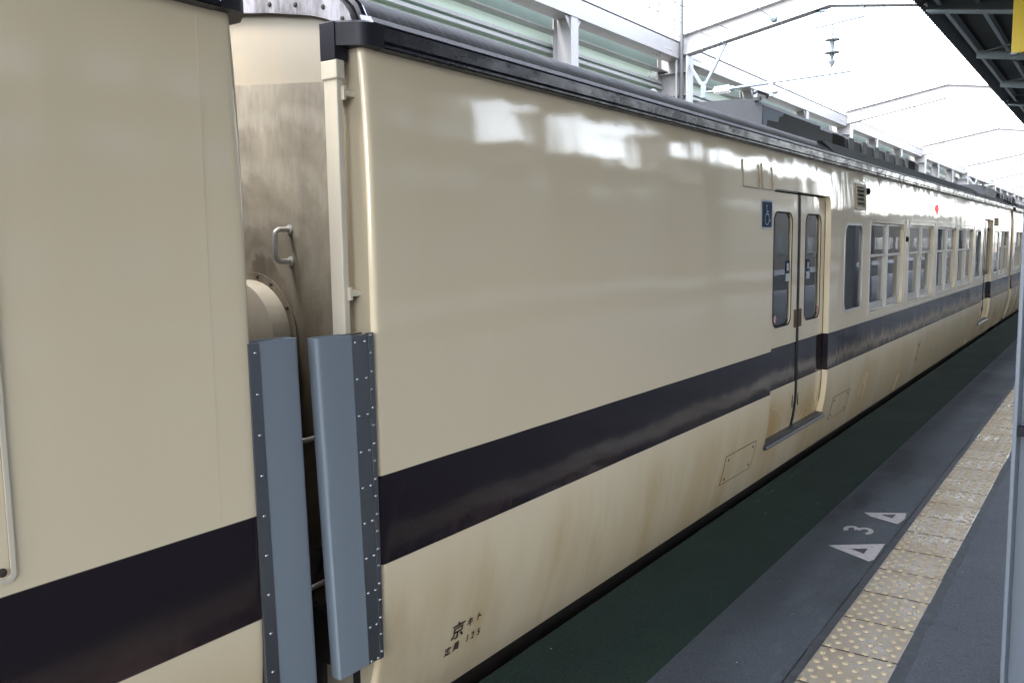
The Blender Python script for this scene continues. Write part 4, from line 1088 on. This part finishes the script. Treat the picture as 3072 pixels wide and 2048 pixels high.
# ------------------------------------------------------------------ platform canopy
can = thing('platform_canopy', (2.0, 40, 0), 'dark butterfly canopy over the platform with pale purlins and a wavy eaves edge', 'canopy')
def cz(x): # underside height
    if x < 1.8: return 5.06-(x+.9)*.165
    if x < 4.0: return cz(1.799)
    return cz(1.799)+(x-4.0)*.165
ys = []; y = -5.0
while y < 110: ys.append(y); y += .04 if y < 45 else .12
xs = [-.90, -.66, -.3, .6, 1.8, 3.0, 4.2, 5.4, 6.5]
rows = [[(x, y, cz(x)+(.02 if x == -.9 else .27)+.018*math.sin(2*math.pi*y/.16)) for x in xs] for y in ys]
rf = MB(); rf.grid(rows); rf.grid([[(x, y, z+.006) for x, y, z in r] for r in rows])
rel(can, rf.build('roof_sheet', M_CANOPY, None, 40, norm=False))
for px, hh, ww in ((-.62,.15,.06),(-.10,.12,.06),(.42,.12,.06),(.95,.12,.06),(1.45,.12,.06),(2.3,.12,.06),(3.1,.12,.06),(3.9,.12,.06),(4.7,.12,.06),(5.4,.12,.06),(6.0,.12,.06),(6.4,.15,.06)):
    z = cz(px)+.22
    m = MB(); m.box(px-ww/2,px-ww/2+.008,-5,110,z-hh,z); m.box(px-ww/2+.008,px+ww/2,-5,110,z-.008,z); m.box(px-ww/2+.008,px+ww/2,-5,110,z-hh,z-hh+.008)
    rel(can, m.build('purlin', M_PURLIN))
for i, gy in enumerate(GY):
    if gy > 110 or gy < -5: continue
    m = MB(); zA, zB = cz(-.88), cz(1.8)
    def seg(xa, za, xb, zb, h, y0, y1, o=0):
        m.hexa([(xa,y0,za+o),(xa,y1,za+o),(xa,y1,za+o+h),(xa,y0,za+o+h)], [(xb,y0,zb+o),(xb,y1,zb+o),(xb,y1,zb+o+h),(xb,y0,zb+o+h)])
    for (xa, xb) in ((-.80, 1.8), (1.8, 4.0), (4.0, 6.45)):
        za, zb = cz(xa)-.03, cz(xb)-.03
        seg(xa, za, xb, zb, .016, gy-.1, gy+.1); seg(xa, za, xb, zb, .016, gy-.1, gy+.1, .264);         seg(xa, za, xb, zb, .03, gy-.116, gy-.1005, -.012)
    cb_ = m.build('cross_beam', M_PURLIN); rel(can, cb_); m = MB()
    for (xa, xb) in ((-.80, 1.8), (1.8, 4.0), (4.0, 6.45)): seg(xa, cz(xa)-.03, xb, cz(xb)-.03, .246, gy-.006, gy+.006, .017)
    m.build('beam_web', M_WEBSHADE, cb_)
    for f in (1, 2):
        y = gy+11.38*f/3; m = MB()
        for (xa, xb) in ((-.60, 1.8), (1.8, 4.0), (4.0, 6.4)):
            za, zb = cz(xa)+.04, cz(xb)+.04
            m.hexa([(xa,y-.05,za),(xa,y+.05,za),(xa,y+.05,za+.006),(xa,y-.05,za+.006)], [(xb,y-.05,zb),(xb,y+.05,zb),(xb,y+.05,zb+.006),(xb,y-.05,zb+.006)])
            m.hexa([(xa,y-.006,za-.13),(xa,y+.006,za-.13),(xa,y+.006,za-.001),(xa,y-.006,za-.001)], [(xb,y-.006,zb-.13),(xb,y+.006,zb-.13),(xb,y+.006,zb-.001),(xb,y-.006,zb-.001)])
        rel(can, m.build('cross_beam', M_PURLIN))
        b = MB(); b.bar((-.55,y,cz(-.55)+.02),(1.8,y-3.6,cz(1.8)+.02),.018,.018); b.bar((-.55,y,cz(-.55)+.02),(1.8,y+3.6,cz(1.8)+.02),.018,.018)
        rel(can, b.build('brace', M_IRON))
def pcol(x0, y, lab):
    root = thing('platform_column', (x0+.125, y, 0), lab, 'column', 'steel columns of the platform canopy')
    m = hcol('c', x0, x0+.25, y+.125, .25, 0, cz(x0)-.29, .012); rel(root, m.build('shaft', M_POLE, bevel=.002))
    if y < 4:
        m = MB(); m.box(x0+.014,x0+.235,y-.004,y+.02,.90,.93); rel(root, m.build('strap', M_SEAL))
PC_Y = 14.95-11.38-.55
for i in range(9):
    y = PC_Y+11.38*i
    pcol(1.617, y, 'blurred pale blue steel column close to the camera at the right edge' if i == 0 else 'pale blue canopy column in the row beside the tactile paving, hidden behind the near column')
    pcol(3.9, y, 'pale blue canopy column in the row on the far side of the platform')

# hanging yellow sign
sg = thing('hanging_sign', (1.7, 13.0, 3.87), 'yellow hanging sign with a pale outlined panel at the top right corner', 'sign')
def ygrow(): pass
SY = 13.0
m = MB(); m.prism(rrect(.556, 2.85, 3.885, 4.74, .012), 'y', SY, SY+.12); rel(sg, m.build('sign_board', M_YELLOW, bevel=.004))
m = MB().prism(rrect(.748, 2.66, 4.12, 4.62, .08), 'y', SY-.006, SY-.001); rel(sg, m.build('panel_outline', M_SIGNK))
m = MB().prism(rrect(.760, 2.648, 4.132, 4.608, .07), 'y', SY-.012, SY-.007); rel(sg, m.build('sign_panel', M_SIGNW))
m = MB().box(.545,.62,SY-.02,SY+.14,3.865,3.884); rel(sg, m.build('corner_clip', M_GALV))
for x in (.9, 2.5): rel(sg, MB().tube([(x,SY+.06,4.74),(x,SY+.06,cz(x)+.2)], .02, 8).build('hanger_rod', M_GALV))

# ------------------------------------------------------------------ opposite platform; unseen buildings added and shaped to cut the sky reflections
M_BRICK = dirty('brown_cladding', (.055, .050, .045), (.035, .03, .028), .8, .5, 2, 0); M_BWIN = mat('building_window', (.10, .13, .15), .15)
M_PALE = dirty('pale_render', (.09, .09, .088), (.06, .06, .055), .8, .5, 1, 1)
def building(x0, x1, y0, y1, h, mt, lab):
    root = thing('building', ((x0+x1)/2, (y0+y1)/2, -1.15), lab, 'building', 'unseen buildings added for the reflections')
    b = MB().box(x0,x1,y0,y1,-1.15,h); rel(root, b.build('wall', mt))
    rel(root, MB().box(x0-.3,x1+.3,y0-.2,y1+.2,h+.003,h+.25).build('roof', M_CONC))
    wm = MB(); z = .8
    while z < h-1.4:
        y = y0+.8
        while y < y1-1.6: wm.box(x0-.04,x0-.01,y,y+1.2,z,z+1.1); y += 2.2
        z += 2.7
    if wm.v: rel(root, wm.build('windows', M_BWIN))
for (x0,x1,y0,y1,h,mt,lab) in ((15,24,-20,22.4,9,M_BRICK,'unseen brown building masking the reflections, level with the near car'),
    (15,23,22.5,24.2,5.2,M_PALE,'unseen low pale building shaping the reflections, between the brown one and the tower'),
    (15,23,24.3,27.0,6.3,M_PALE,'unseen taller pale building shaping the reflections beside the narrow tower'),
    (14.9,16.2,27.1,28.2,8.8,M_BRICK,'unseen narrow brown tower splitting the reflections'),
    (15,23,28.5,31.6,6.2,M_BRICK,'unseen low brown building shaping the reflections'),
    (15,23,31.7,35.6,5.7,M_PALE,'unseen pale flat-roofed building shaping the reflections'),
    (15,16.4,35.7,37.6,8.8,M_BRICK,'unseen tall narrow brown building splitting the reflections'),
    (16,20,37.9,40.4,5.4,M_PALE,'unseen small pale annex shaping the reflections'),
    (15.4,17.4,40.6,62,7.6,M_PALE,'unseen long pale building masking the reflections'),
    (16,26,64,92,4.6,M_BRICK,'unseen long brown building shaping the reflections farther off'),
    (16,26,96,140,5.2,M_PALE,'unseen farthest pale building shaping the reflections')):
    building(x0,x1,y0,y1,h,mt,lab)
slab('platform', 11.5, 14.4, 0, M_ASPH, -1.15)
for o in list(bpy.data.objects):
    if o.type == 'MESH' and o.parent is None and 'label' not in o.keys() and 'kind' not in o.keys(): print('UNTAGGED', o.name)
